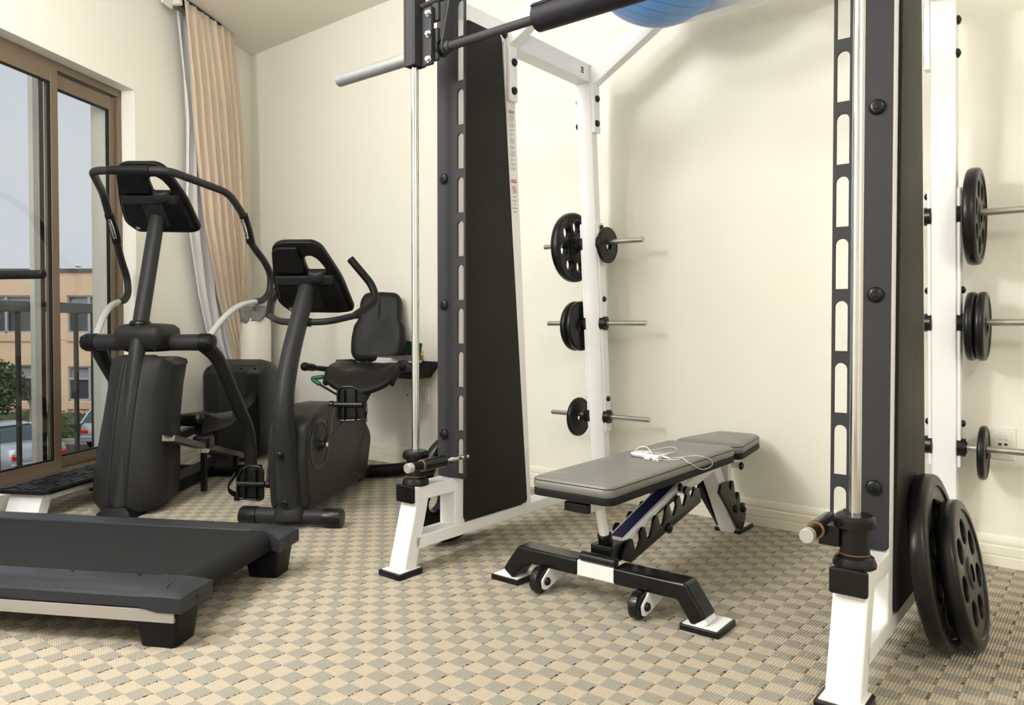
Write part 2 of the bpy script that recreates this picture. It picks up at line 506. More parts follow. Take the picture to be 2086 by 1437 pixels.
# sliding window: frame, two sashes, panes
win = struct(empty('window_1')); win.matrix_world = LM
f = MB()
f.bb(-.15, -.088, OV1 - .034, OV1 - .003, OZ0, OZ1 - .003)             # right jamb
f.bb(-.15, -.088, OV0, OV1 - .003, OZ1 - .048, OZ1 - .003)           # head
f.bb(-.15, -.088, OV0, OV1 - .003, OZ0, OZ0 + .035)                  # sill
f.build('window_frame', M['frame'], win, bevel=.002)
def sash(u0, u1, v0, v1, z0, z1, st, name='sash', topw=.085):
    s = MB()
    s.bb(u0, u1, v0, v0 + st, z0, z1); s.bb(u0, u1, v1 - st, v1, z0, z1)
    s.bb(u0, u1, v0 + st, v1 - st, z1 - topw, z1); s.bb(u0, u1, v0 + st, v1 - st, z0, z0 + .06)
    so = s.build(name, M['frame'], win, bevel=.002)
    e = MB()                                   # black glazing bead
    b0, b1, c0, c1 = v0 + st, v1 - st, z0 + .06, z1 - topw
    e.bb(u0 + .008, u1 - .004, b0, b0 + .010, c0, c1); e.bb(u0 + .008, u1 - .004, b1 - .010, b1, c0, c1)
    e.bb(u0 + .008, u1 - .004, b0, b1, c1 - .009, c1); e.bb(u0 + .008, u1 - .004, b0, b1, c0, c0 + .009)
    e.build('glazing_bead', M['framedark'], so)
    um = (u0 + u1) / 2
    p = MB(); p.rings([[V((um, b0, c0)), V((um, b1, c0)), V((um, b1, c1)), V((um, b0, c1))]], caps=False)
    p.bm.faces.new(p.bm.verts[:])
    p.build('pane', M['glass'], so, flat=True)
    return so
sash(-.135, -.108, -1.952, OV1 - .036, OZ0 + .036, OZ1 - .062, .05, topw=.075)
sash(-.104, -.080, -3.3, -1.915, OZ0 + .03, OZ1 - .05, .05, topw=.075)
# interlock and seal strips seen through the left pane
s = MB()
s.bb(-.15, -.143, -1.976, -1.958, OZ0 + .036, OZ1 - .06)
s.build('seal_strip', M['framegrey'], win)
s = MB(); s.bb(-.141, -.137, -1.980, -1.952, OZ0 + .036, OZ1 - .06)
s.build('interlock', M['framedark'], win)

# ------------------------------------------------------------------ outside
ZG = -3.3
CR = Matrix.Rotation(math.radians(39.13), 4, 'Z')     # street frame: y runs straight away across the street
def q3(x, y, z): return CR @ V((x, y, z))
o = struct(MB().bb(-60, 15, 7, 33, ZG - .2, ZG).build('street_ground', M['asphalt'], flat=True)); o.matrix_world = CR
o = struct(MB().bb(-60, -14.85, 26.9, 30, ZG, ZG + .12).build('planting_ground', M['soil'], flat=True)); o.matrix_world = CR
o = tag(MB().bb(-60, -14.75, 26.6, 26.9, ZG, ZG + .18).build('street_kerb', M['kerb'], flat=True), 'pale concrete kerb along the planted strip across the street', 'kerb'); o.matrix_world = CR

bld = empty('office_building', label='long two storey peach stucco building across the street', cat='building'); bld.matrix_world = CR
def facade():
    wins = []
    BW = [(-24.2, -19.12, .58, 2.10, 5), (-17.68, -14.3, .58, 2.10, 4), (-24.2, -19.12, -2.12, -.66, 5), (-17.68, -14.3, -2.12, -.72, 4), (-12.8, -9.6, .58, 2.1, 4), (-12.8, -9.6, -2.12, -.7, 4)]
    polys = [[(-32, ZG), (10, ZG), (10, 3.02), (-32, 3.02)]]
    for x0, x1, z0, z1, n in BW: polys.append([(x0, z0), (x1, z0), (x1, z1), (x0, z1)])
    m = MB(); m.plate(polys, .3, XZ, (0, 30.15, 0)); m.bb(-32, 10, 30.7, 38, ZG, 2.9)
    m.build('wall', M['peach'], bld, flat=True)
    MB().bb(-32.1, 10.1, 29.92, 38, 3.02, 3.16).build('parapet_coping', M['coping'], bld)
    MB().bb(-32, 10, 29.985, 30.1, .33, .36).build('band_line', M['peachtrim'], bld)
    for x0, x1, z0, z1, n in BW:
        fr = MB(); d = .10
        zt = z1 - .50
        fr.bb(x0, x1, 30.05, 30.15, z1 - .06, z1); fr.bb(x0, x1, 30.05, 30.15, z0, z0 + .10); fr.bb(x0, x1, 30.04, 30.15, zt - .04, zt + .04)
        for k in range(n + 1):
            xx = x0 + (x1 - x0) * k / n
            fr.bb(max(x0, xx - .05), min(x1, xx + .05), 30.05, 30.15, z0, z1)
        fo = fr.build('window', M['winframe'], bld, flat=True)
        MB().bb(x0, x1, 30.18, 30.2, z0, zt).build('pane', M['winglass'], fo, flat=True)
        MB().bb(x0, x1, 30.18, 30.2, zt, z1).build('blind', M['blind'], fo, flat=True)
        MB().bb(x0 - .02, x1 + .02, 29.93, 30.02, z0 - .30, z0 - .02).build('sill', M['peachtrim'], bld, flat=True)
facade()

def blob(m, c, r, s, n=3, amp=.25, seed=0):
    rnd = random.Random(seed)
    k0 = len(m.bm.verts)
    bmesh.ops.create_icosphere(m.bm, subdivisions=n, radius=1, matrix=Matrix())
    m.bm.verts.ensure_lookup_table()
    ph = [V((rnd.uniform(-3, 3), rnd.uniform(-3, 3), rnd.uniform(-3, 3))) for _ in range(6)]
    for v in m.bm.verts[k0:]:
        d = 1 + amp * sum(math.sin(v.co.dot(p) * 2.2 + p.x * 3) for p in ph) / 3 + rnd.uniform(-.05, .05)
        v.co = V((v.co.x * s[0], v.co.y * s[1], v.co.z * s[2])) * (r * d) + V(c)
def leaves(m, c, rad, n, size, seed):
    rnd = random.Random(seed)
    for _ in range(n):
        d = V((rnd.gauss(0, 1), rnd.gauss(0, 1), rnd.gauss(0, 1))).normalized()
        p = V(c) + V((d.x * rad[0], d.y * rad[1], d.z * rad[2])) * rnd.uniform(.55, 1.08)
        a = V((rnd.gauss(0, 1), rnd.gauss(0, 1), rnd.gauss(0, 1))).normalized() * size
        b = a.cross(V((rnd.gauss(0, 1), rnd.gauss(0, 1), rnd.gauss(0, 1)))).normalized() * size * .5
        vs = [m.bm.verts.new(x) for x in (p - a, p + b, p + a, p - b)]
        m.bm.faces.new(vs)
tr = empty('street_tree', label='leafy green tree in front of the peach building', cat='tree'); tr.matrix_world = CR @ Matrix.Translation((-17.15, 24.4, ZG))
m = MB(); blob(m, (0, 0, 2.15), .75, (1.1, 1, .75), 3, .2, 3); leaves(m, (0, 0, 2.2), (1.25, 1.0, .95), 2600, .085, 5)
m.build('crown', M['leaf'], tr, flat=True)
m = MB(); m.tube([(0, 0, 0), (.05, 0, .9), (0, .05, 1.9)], [.10, .08, .06], 8); m.build('trunk', M['bark'], tr)
sap = empty('staked_sapling', label='bare young tree tied between two wooden stakes', cat='tree'); sap.matrix_world = CR @ Matrix.Translation((-16.0, 25.0, ZG))
m = MB(); m.tube([(0, 0, 0), (.02, 0, 1.2), (0, .02, 1.75)], [.05, .04, .02], 8)
for a in (-.5, -.2, .3, .6): m.tube([(0, 0, 1.55), (a * .5, .05, 2.0), (a * .8, .1, 2.35)], [.015, .01, .005], 5)
m.build('stem', M['kerb'], sap)
for a in (-.42, .42): MB().cyl((a, 0, 0), (a, 0, 2.0), .045, n=8).build('stake', M['stake'], sap)
MB().bb(-.45, .45, -.03, .03, 1.72, 1.78).build('tie_bar', M['stake'], sap)
for k, (x0, x1, lab) in enumerate(((-26, -17.95, 'clipped green hedge left of the window mullion outside'), (-17.2, -15.1, 'clipped green hedge below the right hand office windows'))):
    m = MB()
    rnd = random.Random(k)
    NS = max(16, int((x1 - x0) * 7)); xs = [x0 + (x1 - x0) * i / NS for i in range(NS + 1)]
    rings = []
    for x in xs:
        hh = .72 + rnd.uniform(-.07, .07); d0 = rnd.uniform(-.1, .1)
        rings.append([V((x, 28 + d0, 0)), V((x, 28.0 + d0 + rnd.uniform(-.05, .05), hh * .6)), V((x, 28.15 + d0, hh)), V((x, 28.5, hh + .05 + rnd.uniform(-.05, .05))), V((x, 29.2, hh)), V((x, 29.3, 0))])
    m.rings(rings)
    for i in range(NS):
        leaves(m, (xs[i], 28.4, .5), (.3, .5, .42), 26, .06, 100 * k + i)
    o = m.build('hedge', M['hedge'], flat=True); o.matrix_world = CR @ Matrix.Translation((0, 0, ZG + .1))
    tag(o, lab, 'hedge')
m = MB()
for i in range(9):
    blob(m, (-.9 + i * .22, .1 * (i % 3), .18), .30, (1, 1, .8), 2, .2, 40 + i); leaves(m, (-.9 + i * .22, .1 * (i % 3), .2), (.4, .4, .34), 90, .05, i)
o = m.build('ground_cover', M['leaf'], flat=True); o.matrix_world = CR @ Matrix.Translation((-16.9, 26.9, ZG + .1)); tag(o, 'low green ground cover at the corner of the kerbed bed', 'shrub')

def car(name, label, paint, loc, ang, wagon=False):
    """axis y = forward; origin on the ground at the rear bumper"""
    t = empty(name, label=label, cat='car')
    t.matrix_world = CR @ Matrix.Translation(loc) @ Matrix.Rotation(math.radians(ang), 4, 'Z')
    L = 4.5
    body = MB()
    secs = [(0.0, .70, .35, .86), (.10, .80, .28, .92), (.6, .86, .22, .95), (1.3, .88, .20, .95), (3.0, .88, .20, .93), (3.9, .86, .22, .84), (4.35, .78, .28, .74), (4.5, .66, .35, .62)]
    rings = []
    for y, hw, z0, z1 in secs:
        rings.append([V((-hw + .06, y, z0)), V((hw - .06, y, z0)), V((hw, y, z0 + .12)), V((hw, y, (z0 + z1) / 2)), V((hw - .05, y, z1 - .06)), V((hw - .14, y, z1)),
                      V((-hw + .14, y, z1)), V((-hw + .05, y, z1 - .06)), V((-hw, y, (z0 + z1) / 2)), V((-hw, y, z0 + .12))])
    body.rings(rings); body.build('body', paint, t, sharp=50)
    y0, y1, y2, y3 = (.12, .50, 2.2, 3.1) if wagon else (.95, 1.55, 2.35, 3.15)
    g = MB()
    g.rings([[V((-.78, y0, .90)), V((.78, y0, .90)), V((.80, y3, .90)), V((-.80, y3, .90))],
             [V((-.66, y0 + (y1 - y0) * .6, 1.22)), V((.66, y0 + (y1 - y0) * .6, 1.22)), V((.68, y2 + (y3 - y2) * .4, 1.22)), V((-.68, y2 + (y3 - y2) * .4, 1.22))],
             [V((-.58, y1, 1.37)), V((.58, y1, 1.37)), V((.58, y2, 1.38)), V((-.58, y2, 1.38))]])
    g.build('glasshouse', M['carglass'], t, bevel=.03)
    rf = MB()
    rf.rings([[V((-.6, y1 - .08, 1.36)), V((.6, y1 - .08, 1.36)), V((.6, y2 + .05, 1.37)), V((-.6, y2 + .05, 1.37))], [V((-.54, y1, 1.42)), V((.54, y1, 1.42)), V((.54, y2, 1.43)), V((-.54, y2, 1.43))]])
    for s in (-1, 1):
        rf.bar([(s * .79, y0, .90), (s * .67, y0 + (y1 - y0) * .62, 1.23), (s * .60, y1, 1.39)], .07, .06)
        rf.bar([(s * .80, y3, .90), (s * .60, y2, 1.39)], .06, .06)
        rf.bar([(s * .80, (y1 + y2) / 2 + .1, .92), (s * .60, (y1 + y2) / 2, 1.40)], .05, .08)
    if wagon:
        for s in (-1, 1): rf.bb(s * .53 - .02, s * .53 + .02, .6, 2.1, 1.46, 1.49)
    rf.build('roof', paint, t, bevel=.02)
    for s in (-1, 1):
        for y in (.85, 3.65):
            MB().cyl((s * .88, y, .31), (s * .68, y, .31), .31, n=20).build('wheel', M['tyre'], t, bevel=.03)
        lz = .62
        MB().box((s * .60, .035, lz + .02), (.26, .09, .13)).build('tail_lamp', M['lamp_red'], t, bevel=.02)
        MB().box((s * .60, .04, lz + .115), (.24, .08, .06)).build('indicator', M['lamp_amber'], t, bevel=.02)
        MB().box((s * .93, 2.75, .98), (.16, .10, .11)).build('mirror', paint, t, bevel=.02)
    MB().box((0, .02, .40), (1.5, .12, .20)).build('bumper', paint, t, bevel=.04)
    MB().bb(-.74, .74, -.05, .02, .44, .47).build('bumper_strip', M['chrometrim'], t)
    MB().box((0, -.005, .72), (.40, .05, .11)).build('number_plate', M['plateblank'], t)
    return t
car('parked_wagon', 'silver estate car with roof rails parked by the hedge', M['carsilver'], (-13.72, 25.2, ZG), -1, True)
car('parked_saloon', 'silver saloon car with long boot parked left across the street', M['carsilver'], (-12.95, 20.66, ZG), 62)
car('parked_hatchback', 'teal car nearest below the balcony railing', M['carteal'], (-7.5, 11.3, ZG + .15), 78)

gull = empty('seagull', label='white seagull standing on the far roof edge', cat='bird'); gull.matrix_world = CR @ Matrix.Translation((-17.38, 30.2, 3.16)) @ Matrix.Rotation(math.radians(215), 4, 'Z') @ Matrix.Scale(.52, 4)
m = MB()
pr = [(-.26, .03, .17), (-.18, .07, .20), (-.05, .105, .23), (.07, .10, .25), (.14, .07, .30), (.17, .055, .36), (.20, .055, .39), (.24, .03, .385)]
m.tube([(x, 0, z) for x, r, z in pr], [r for x, r, z in pr], 12); m.build('body', M['gull'], gull)
for s in (-1, 1):
    m = MB(); m.rings([[V((-.36, s * .02, .16)), V((-.36, s * .04, .17)), V((-.36, s * .03, .18))], [V((-.05, s * .09, .17)), V((-.05, s * .125, .22)), V((-.05, s * .08, .27))], [V((.08, s * .09, .22)), V((.08, s * .11, .25)), V((.08, s * .08, .28))]])
    m.build('wing', M['gullgrey'], gull)
m = MB(); m.cyl((.23, 0, .385), (.31, 0, .37), .016, .004, 8); m.build('beak', M['beak'], gull)
each('leg', M['beak'], gull, [((.0, s * .035, 0), (.0, s * .035, .17), .008) for s in (-1, 1)], MB.cyl)

# balcony
o = struct(MB().bb(-1.10, -.24, -5.0, 1.0, -.40, -.24).build('balcony_slab', M['kerb'], flat=True)); o.matrix_world = LM
rl = empty('balcony_railing', label='dark metal balcony railing with upright bars outside the window', cat='railing'); rl.matrix_world = LM
MB().bb(-1.03, -.97, -4.6, .6, .990, 1.062).build('top_rail', M['railtop'], rl, bevel=.006)
MB().bb(-1.015, -.985, -4.6, .6, -.16, -.13).build('bottom_rail', M['railing'], rl)
for k in range(26):
    v = -.52 - (k - 4) * .172
    MB().bb(-1.011, -.989, v - .012, v + .012, -.24 if k % 6 == 0 else -.14, .995).build('bar', M['railing'], rl)
o = MB().bb(-.965, -.93, -1.142, -1.078, -.24, 3.1).build('stucco_post', M['stucco'], flat=True); o.matrix_world = LM
tag(o, 'slim grey stucco post standing at the balcony edge', 'post')

# ------------------------------------------------------------------ curtains
def drape(name, mtl, prof, u0, nf, amp, label, seed, th=.004):
    """prof: list of (z, v_left, v_right); folds run top to bottom"""
    rnd = random.Random(seed)
    ph = [rnd.uniform(-.35, .35) for _ in range(nf + 2)]
    cols = nf * 12
    rows = []
    zs = []
    for (za, la, ra), (zb, lb, rb) in zip(prof, prof[1:]):
        k = max(2, int((za - zb) / .06))
        for i in range(k):
            t = i / k
            zs.append((za + (zb - za) * t, la + (lb - la) * t, ra + (rb - ra) * t))
    zs.append(prof[-1])
    m = MB()
    for z, l, r_ in zs:
        row = []
        h_ = prof[0][0] - z
        pinch = min(1, .22 + h_ / .7)
        for c in range(cols + 1):
            q = c / cols
            s = q + .045 * math.sin(2 * PI * q * 1.5 + seed) + .02 * math.sin(2 * PI * q * 3.1 + .25 * h_)
            s = min(1, max(0, s)) if 0 < c < cols else q
            k = s * nf
            i0 = min(int(k), nf)
            am = 1 + ph[i0] * 1.2
            a = k * 2 * PI + .35 * math.sin(h_ * .9 + i0 * 2.1)
            du = amp * pinch * am * (math.sin(a) + .30 * math.sin(2 * a + .6 + i0)) + .006 * math.sin(5.0 * k + h_ * 2.2)
            if h_ < .14: du += .006 * math.sin(a * 3) * (1 - h_ / .14)
            dv = .30 * (r_ - l) / nf * math.cos(a) * .5 * pinch
            row.append(V((u0 + du, l + (r_ - l) * s + dv, z)))
        rows.append(row)
    m.rings(rows, closed=False)
    o = m.build(name, mtl, sharp=80)
    sol = o.modifiers.new('thick', 'SOLIDIFY'); sol.thickness = th
    o.matrix_world = LM
    tag(o, label, 'curtain')
    return o
drape('curtain', M['beige'], [(2.985, -1.09, -.500), (2.6, -1.05, -.440), (2.2, -1.005, -.385), (1.6, -.90, -.335), (1.1, -.735, -.32), (.66, -.51, -.312), (.12, -.45, -.30)], .135, 7, .027, 'beige pleated drape gathered beside the corner', 3)
drape('sheer_curtain', M['sheer'], [(2.93, -1.07, -.70), (2.25, -.985, -.66), (1.75, -1.0, -.60), (1.55, -.975, -.58), (1.1, -.865, -.52), (.8, -.75, -.46), (.62, -.60, -.42), (.12, -.52, -.38)], .065, 4, .016, 'white lining drape hanging behind the beige one', 5, .003)
tk = empty('curtain_track', label='grey double curtain track under the ceiling above the window', cat='curtain track'); tk.matrix_world = LM
MB().bb(.035, .06, -3.6, -.62, 2.975, CH - .001).build('rail', M['zinc'], tk)
MB().bb(.085, .115, -3.6, -.62, 2.990, CH - .001).build('rail', M['machine'], tk)
for k in range(6):
    MB().box((.065, -1.12 - k * .018, 2.95), (.012, .006, .06)).build('glider', M['outlet'], tk)
MB().box((.09, -1.10, 2.965), (.06, .03, .03)).build('end_stop', M['outlet'], tk)

# ------------------------------------------------------------------ wall bits
def outlet(name, label, x, z, kind):
    t = empty(name, (x, WY, z), label=label, cat='wall outlet')
    m = MB(); m.plate([rrect(-.038, -.060, .038, .060, .006)], .007, XZ, (0, -.0035, 0), bevel=.0025); m.build('cover_plate', M['outlet'], t)
    if kind == 'data':
        m = MB(); m.plate([rrect(-.026, -.045, .026, .045, .003)], .003, XZ, (0, -.0082, 0)); m.build('insert', M['outlet'], t)
        for s in (-.010, .008):
            j = MB().box((s, -.0105, -.002), (.016, .002, .019)).build('jack', M['outlet'], t)
            m = MB(); m.plate([[(-.0055, .004), (.0055, .004), (.0055, -.001), (.0025, -.004), (-.0025, -.004), (-.0055, -.001)]], .002, XZ, (s, -.0118, -.003)); m.build('port', M['outletdark'], j)
        for s in (-.010, .008): MB().box((s, -.0099, .0135), (.011, .0004, .0016)).build('port_caption', M['inkgrey'], t)
    elif kind == 'duplex':
        for s in (-.0195, .0195):
            j = MB(); j.plate([rrect(-.0165, s - .0145, .0165, s + .0145, .010)], .003, XZ, (0, -.0082, 0)); j = j.build('receptacle', M['outlet'], t)
            mm = MB(); mm.box((-.006, -.0102, s + .004), (.0025, .001, .009)); mm.box((.006, -.0102, s + .004), (.0025, .001, .007)); mm.cyl((0, -.0095, s - .007), (0, -.0107, s - .007), .003, n=10); mm.build('slot', M['outletdark'], j)
    else:
        j = MB().box((0, -.0082, 0), (.017, .003, .017)).build('jack', M['outlet'], t)
        MB().box((0, -.0102, -.002), (.010, .001, .009)).build('port', M['outletdark'], j)
    return t
outlet('wall_outlet', 'white twin network outlet on the wall at far right', -.349, .461, 'data')
outlet('wall_outlet', 'white double power socket on the wall right of the chrome rod', -3.418, .4625, 'duplex')
outlet('wall_outlet', 'white single phone jack plate left of the power socket', -3.570, .456, 'phone')

# wall tray with magazines behind the bike
tray = empty('magazine_tray', (-3.64, WY - .004, .575), label='black wall mounted literature tray behind the exercise bike', cat='tray')
m = MB()
def ring_tray(x0, x1, y0, z): return [V((x0, -.004, z)), V((x1, -.004, z)), V((x1, y0, z)), V((x0, y0, z))]
m.rings([ring_tray(-.30, .28, -.17, 0), ring_tray(-.36, .37, -.24, .10)], caps=False)
m.bm.faces.new([m.bm.verts.new(p) for p in ring_tray(-.30, .28, -.17, .001)])
o = m.build('basket', M['mblack'], tray)
so = o.modifiers.new('thick', 'SOLIDIFY'); so.thickness = .004
mg = []
rnd = random.Random(11)
mags = [('paper', 'bottom magazine of the pile in the wall tray', 0), ('paper', 'second magazine up in the wall tray pile', .01), ('paperdark', 'dark covered magazine inside the wall tray pile', -.01),
        ('paper', 'fourth magazine up in the wall tray pile', .02), ('paper', 'top white magazine of the wall tray pile', -.02), ('paperdark', 'thin dark brochure on top of the wall tray pile', .03)]
z = .602
for k, (mm, lab, dx) in enumerate(mags):
    m = MB(); m.bb(-.20 + dx, .16 + dx, -.115, .105, 0, .0195 if k < 5 else .008)
    o = m.build('magazine', M[mm], bevel=.001)
    o.location = (-3.60, WY - .13, z); o.rotation_euler = (0, 0, rnd.uniform(-.06, .06))
    z += .0205
    tag(o, lab, 'magazine', 'magazines in the wall tray')
def leaner(name, mtl, x, dy, tilt, lab, hgt):
    m = MB()
    m.rings([[V((-.11, -.003, 0)), V((.11, -.003, 0)), V((.11, .003, 0)), V((-.11, .003, 0))], [V((-.11, -.003, hgt)), V((.11, -.003, hgt)), V((.11, .003, hgt)), V((-.11, .003, hgt))]])
    o = m.build(name, M[mtl]); o.location = (x, WY + dy, .59); o.rotation_euler = (math.radians(-12), tilt, 0)
    tag(o, lab, 'booklet', 'booklets leaning in the wall tray')
    return o
leaner('booklet', 'folder', -3.575, -.045, math.radians(6), 'dark green booklet leaning against the wall above the tray', .215)
leaner('booklet', 'yellow', -3.562, -.032, math.radians(8), 'yellow booklet leaning behind the dark green one', .205)
o = leaner('booklet', 'paper', -3.56, -.060, math.radians(8), 'white booklet leaning in front of the dark green one', .10)

# white bin with towel in the corner
b = MB(); b.lathe([(0, 0), (.10, 0), (.112, .02), (.118, .95), (.112, .965), (0, .965)], n=32)
o = b.build('laundry_bin', M['bin'], sharp=30); o.location = (-4.985, 3.12, 0)
tag(o, 'tall white cylindrical bin standing in the corner behind the drape', 'bin')
m = MB()
rnd = random.Random(4)
rings = []
for i in range(9):
    t = i / 8
    rr = .128 if t > .42 else .128 * (t / .42) ** .5 + .004
    zz = .985 + .03 * (1 - t) if t <= .42 else .985 - (t - .42) * .07
    rings.append([V(((rr + .012 * math.sin(5 * a + 3 * t)) * math.cos(a), (rr + .012 * math.sin(5 * a + 3 * t)) * math.sin(a), zz + .022 * math.sin(3 * a + 1) + .015 * math.sin(7 * a))) for a in [2 * PI * k / 40 for k in range(40)]])
m.rings(rings)
o = m.build('towel', M['towel'], sharp=80); o.location = (-4.985, 3.12, 0)
tag(o, 'crumpled grey towel lying on top of the white bin', 'towel')
o = MB().cyl((0, 0, 0), (-.012, 0, .25), .006, n=8).build('stick', M['outlet']); o.location = (-5.045, 3.06, 1.012)
tag(o, 'thin white stick upright on the bin beside the towel', 'stick')

# ------------------------------------------------------------------ added globe lamps, out of view, put in to light the room
def add_light_globe(loc, r, power, label, col=(1, .997, .99)):
    t = empty('added_light', loc, label=label, cat='added light')
    em = bpy.data.materials.new('added_light_glow'); em.use_nodes = True
    bs = em.node_tree.nodes['Principled BSDF']
    bs.inputs['Base Color'].default_value = (.8, .8, .8, 1); bs.inputs['Emission Color'].default_value = (*col, 1)
    bs.inputs['Emission Strength'].default_value = power / (4 * PI * PI * r * r)
    MB().sphere((0, 0, 0), r, u=40, v=24).build('globe', em, t, sharp=180)
    MB().cyl((0, 0, r - .01), (0, 0, r + .05), .05, n=24).build('holder', M['white'], t, bevel=.004)
    MB().cyl((0, 0, r + .05), (0, 0, CH - loc[2] - .03), .006, n=8).build('cord', M['outlet'], t)
    MB().cyl((0, 0, CH - loc[2] - .03), (0, 0, CH - loc[2] - .001), .06, n=24).build('ceiling_rose', M['white'], t, bevel=.004)
    return t
add_light_globe((-2.25, -.35, 2.15), .24, 180, 'large added light globe near the window side of the viewer')
add_light_globe((-2.25, 1.0, 2.66), .20, 62, 'added fill light globe hanging between the treadmill and the rack')
add_light_globe((.95, .45, 2.3), .20, 72, 'smaller added fill light globe to the right of the viewer')

# ------------------------------------------------------------------ power rack (guided-bar machine)
RA = .64
RRm = Matrix.Rotation(math.radians(RA), 4, 'Z')
RX = -1.2455
rack = empty('smith_machine', label='white and charcoal guided bar weight rack filling the centre', cat='weight machine')
rack.matrix_world = RRm @ Matrix.Translation((RX, 0, 0))
RM = rack.matrix_world.copy()
XC, TW = .7605, .0825         # centre of the side frames, tube width
def dome(m, c, axis, s, r=.019):
    prof = [(0, .013), (r * .35, .0125), (r * .45, .0105), (r * .72, .010), (r * .95, .006), (r, .002), (r, 0)]
    m.lathe([(a, b * s) for a, b in prof], c, axis, 20)
def slot_poly(x0, x1, z0, z1, sgn):
    r = (x1 - x0) / 2
    p = [(x0, z0), (x1, z0)]
    for k in range(9):
        a = PI * k / 8
        p.append(((x0 + x1) / 2 + r * math.cos(a), z1 - r + r * math.sin(a)))
    return p
for s in (-1, 1):
    xc = s * XC
    xi = xc + TW / 2              # the +x face (seen from the camera on both frames)
    # front leg, block, base beam, upright
    m = MB()
    m.bar([(xc, 1.880, .006), (xc, 1.952, .275)], TW, .062)
    m.build('front_leg', M['white'], rack, bevel=.008)
    m = MB(); m.bb(xc - TW / 2 - .001, xc + TW / 2 + .001, 1.906, 2.14, .262, .3145); m.build('bumper_arm', M['white'], rack, bevel=.006)
    m = MB(); m.plate([rrect(-.0435, .256, .0435, .319, .006)], .016, XZ, (xc, 1.900, 0), bevel=.004); m.build('end_cap', M['black'], rack)
    MB().bb(xc - TW / 2, xc + TW / 2, 1.91, 3.30, .086, .134).build('base_beam', M['white'], rack, bevel=.006)
    MB().bb(xc - TW / 2, xc + TW / 2, 2.120, 2.178, .13, 2.15).build('upright', M['white'], rack, bevel=.006)
    # foot
    fo = MB(); fo.plate([rrect(xc - .056, 1.815, xc + .056, 1.935, .008)], .020, None, (0, 0, .010), bevel=.003); fo = fo.build('foot_pad', M['rubber'], rack)
    MB().bb(xc - .047, xc + .047, 1.828, 1.930, .018, .0225).build('foot_plate', M['white'], fo)
    fo = MB(); fo.plate([rrect(xc - .056, 3.20, xc + .056, 3.315, .008)], .020, None, (0, 0, .010), bevel=.003); fo = fo.build('foot_pad', M['rubber'], rack)
    MB().bb(xc - TW / 2, xc + TW / 2, 3.235, 3.290, .018, .09).build('rear_foot', M['white'], rack, bevel=.004)
    # slotted plate facing the front
    a, b_ = (-.802, -.658) if s < 0 else (.658, .802)
    x0, x1 = (-.6985, -.6655) if s < 0 else (.6655, .6985)
    polys = [rrect(a, .318, b_, 2.16, .012)]
    for k in range(11):
        z0 = .338 + k * .1648
        polys.append(slot_poly(x0, x1, z0, z0 + .133, s))
    polys.append([(x0, 2.150), (x0, 2.152), (x1, 2.152)])
    m = MB(); m.plate(polys[:-1], .008, XZ, (0, 2.1155, 0)); m.build('slotted_plate', M['dgrey'], rack, sharp=30)
    each('plate_bolt', M['bumper'], rack, [((s * .766, 2.111, z), 'Y', -1, .020) for z in (1.462, .980, .480)], dome)
    # rear sloping brace and side panel
    m = MB(); m.bar([(xc, 2.577, .12), (xc, 2.447, 2.10)], TW, .062); m.build('rear_brace', M['white'], rack, bevel=.006)
    MB().bb(xc - TW / 2, xc + TW / 2, 2.12, 3.115, 2.062, 2.147).build('top_beam', M['white'], rack, bevel=.006)
    pl = roundpoly([(2.164, .142), (2.566, .142), (2.392, 2.079), (2.177, 2.079)], .02)
    m = MB(); m.plate([pl], .008, YZ, (xi + .005, 0, 0), bevel=.001); m.build('side_panel', M['panel'], rack)
    m = MB(); m.plate([pl], .008, YZ, (xc - TW / 2 - .005, 0, 0), bevel=.001); m.build('side_panel', M['panel'], rack)
    # storage post
    m = MB(); m.bar([(xc, 3.2475, .10), (xc, 3.085, 2.147)], TW, .050); m.build('storage_post', M['white'], rack, bevel=.006)
    py = lambda z: 3.2475 - (z - .10) * .0794
    for t in (-1, 1):
        xx = xc + t * (TW / 2 + .0065)
        m = MB(); m.bar([(xx, py(.375) + .004, .375), (xx, py(1.40) + .004, 1.40)], .013, .050); m.build('peg_bracket', M['white'], rack, bevel=.005)
        each('bracket_bolt', M['bumper'], rack, [((xx + t * .0065, py(z) + .004, z), 'X', t, .0135) for z in (1.376, 1.030, .538)], dome)
        for z in (1.303, .911, .449):
            y = py(z)
            pg = MB(); pg.cyl((xx, y, z), (xc + t * .285, y, z), .0125, n=20); pg = pg.build('weight_peg', M['steel'], rack, bevel=.002)
            cl = MB()
            cl.cyl((xx - t * .010, y - .004, z), (xx + t * .020, y, z), .034, n=24)
            cl.cyl((xx + t * .020, y, z), (xx + t * .024, y, z), .022, n=24)
            cl.build('collar', M['bumper'], pg, bevel=.003)
    # bolts: top of the side frame
    m = MB()
    dome(m, (xi, 2.42, 2.095), 'X', 1, .018)
    m.build('frame_bolt', M['bumper'], rack)
    # guide rod, bumpers
    MB().cyl((xc, 1.952, .31), (xc, 1.952, 2.30), .0138, n=24).build('guide_rod', M['chrome'], rack)
    m = MB(); m.lathe([(.014, .3145), (.049, .3145), (.050, .322), (.044, .338), (.036, .342)], (xc, 1.952, 0)); m.build('rod_bumper', M['bumper'], rack)
    m = MB(); m.lathe([(.0142, .338), (.034, .338), (.034, .412), (.0142, .412)], (xc, 1.952, 0)); m.lathe([(.0142, .342), (.0355, .342), (.0355, .345), (.0142, .345)], (xc, 1.952, 0)); st = m.build('stop_sleeve', M['bumper'], rack)
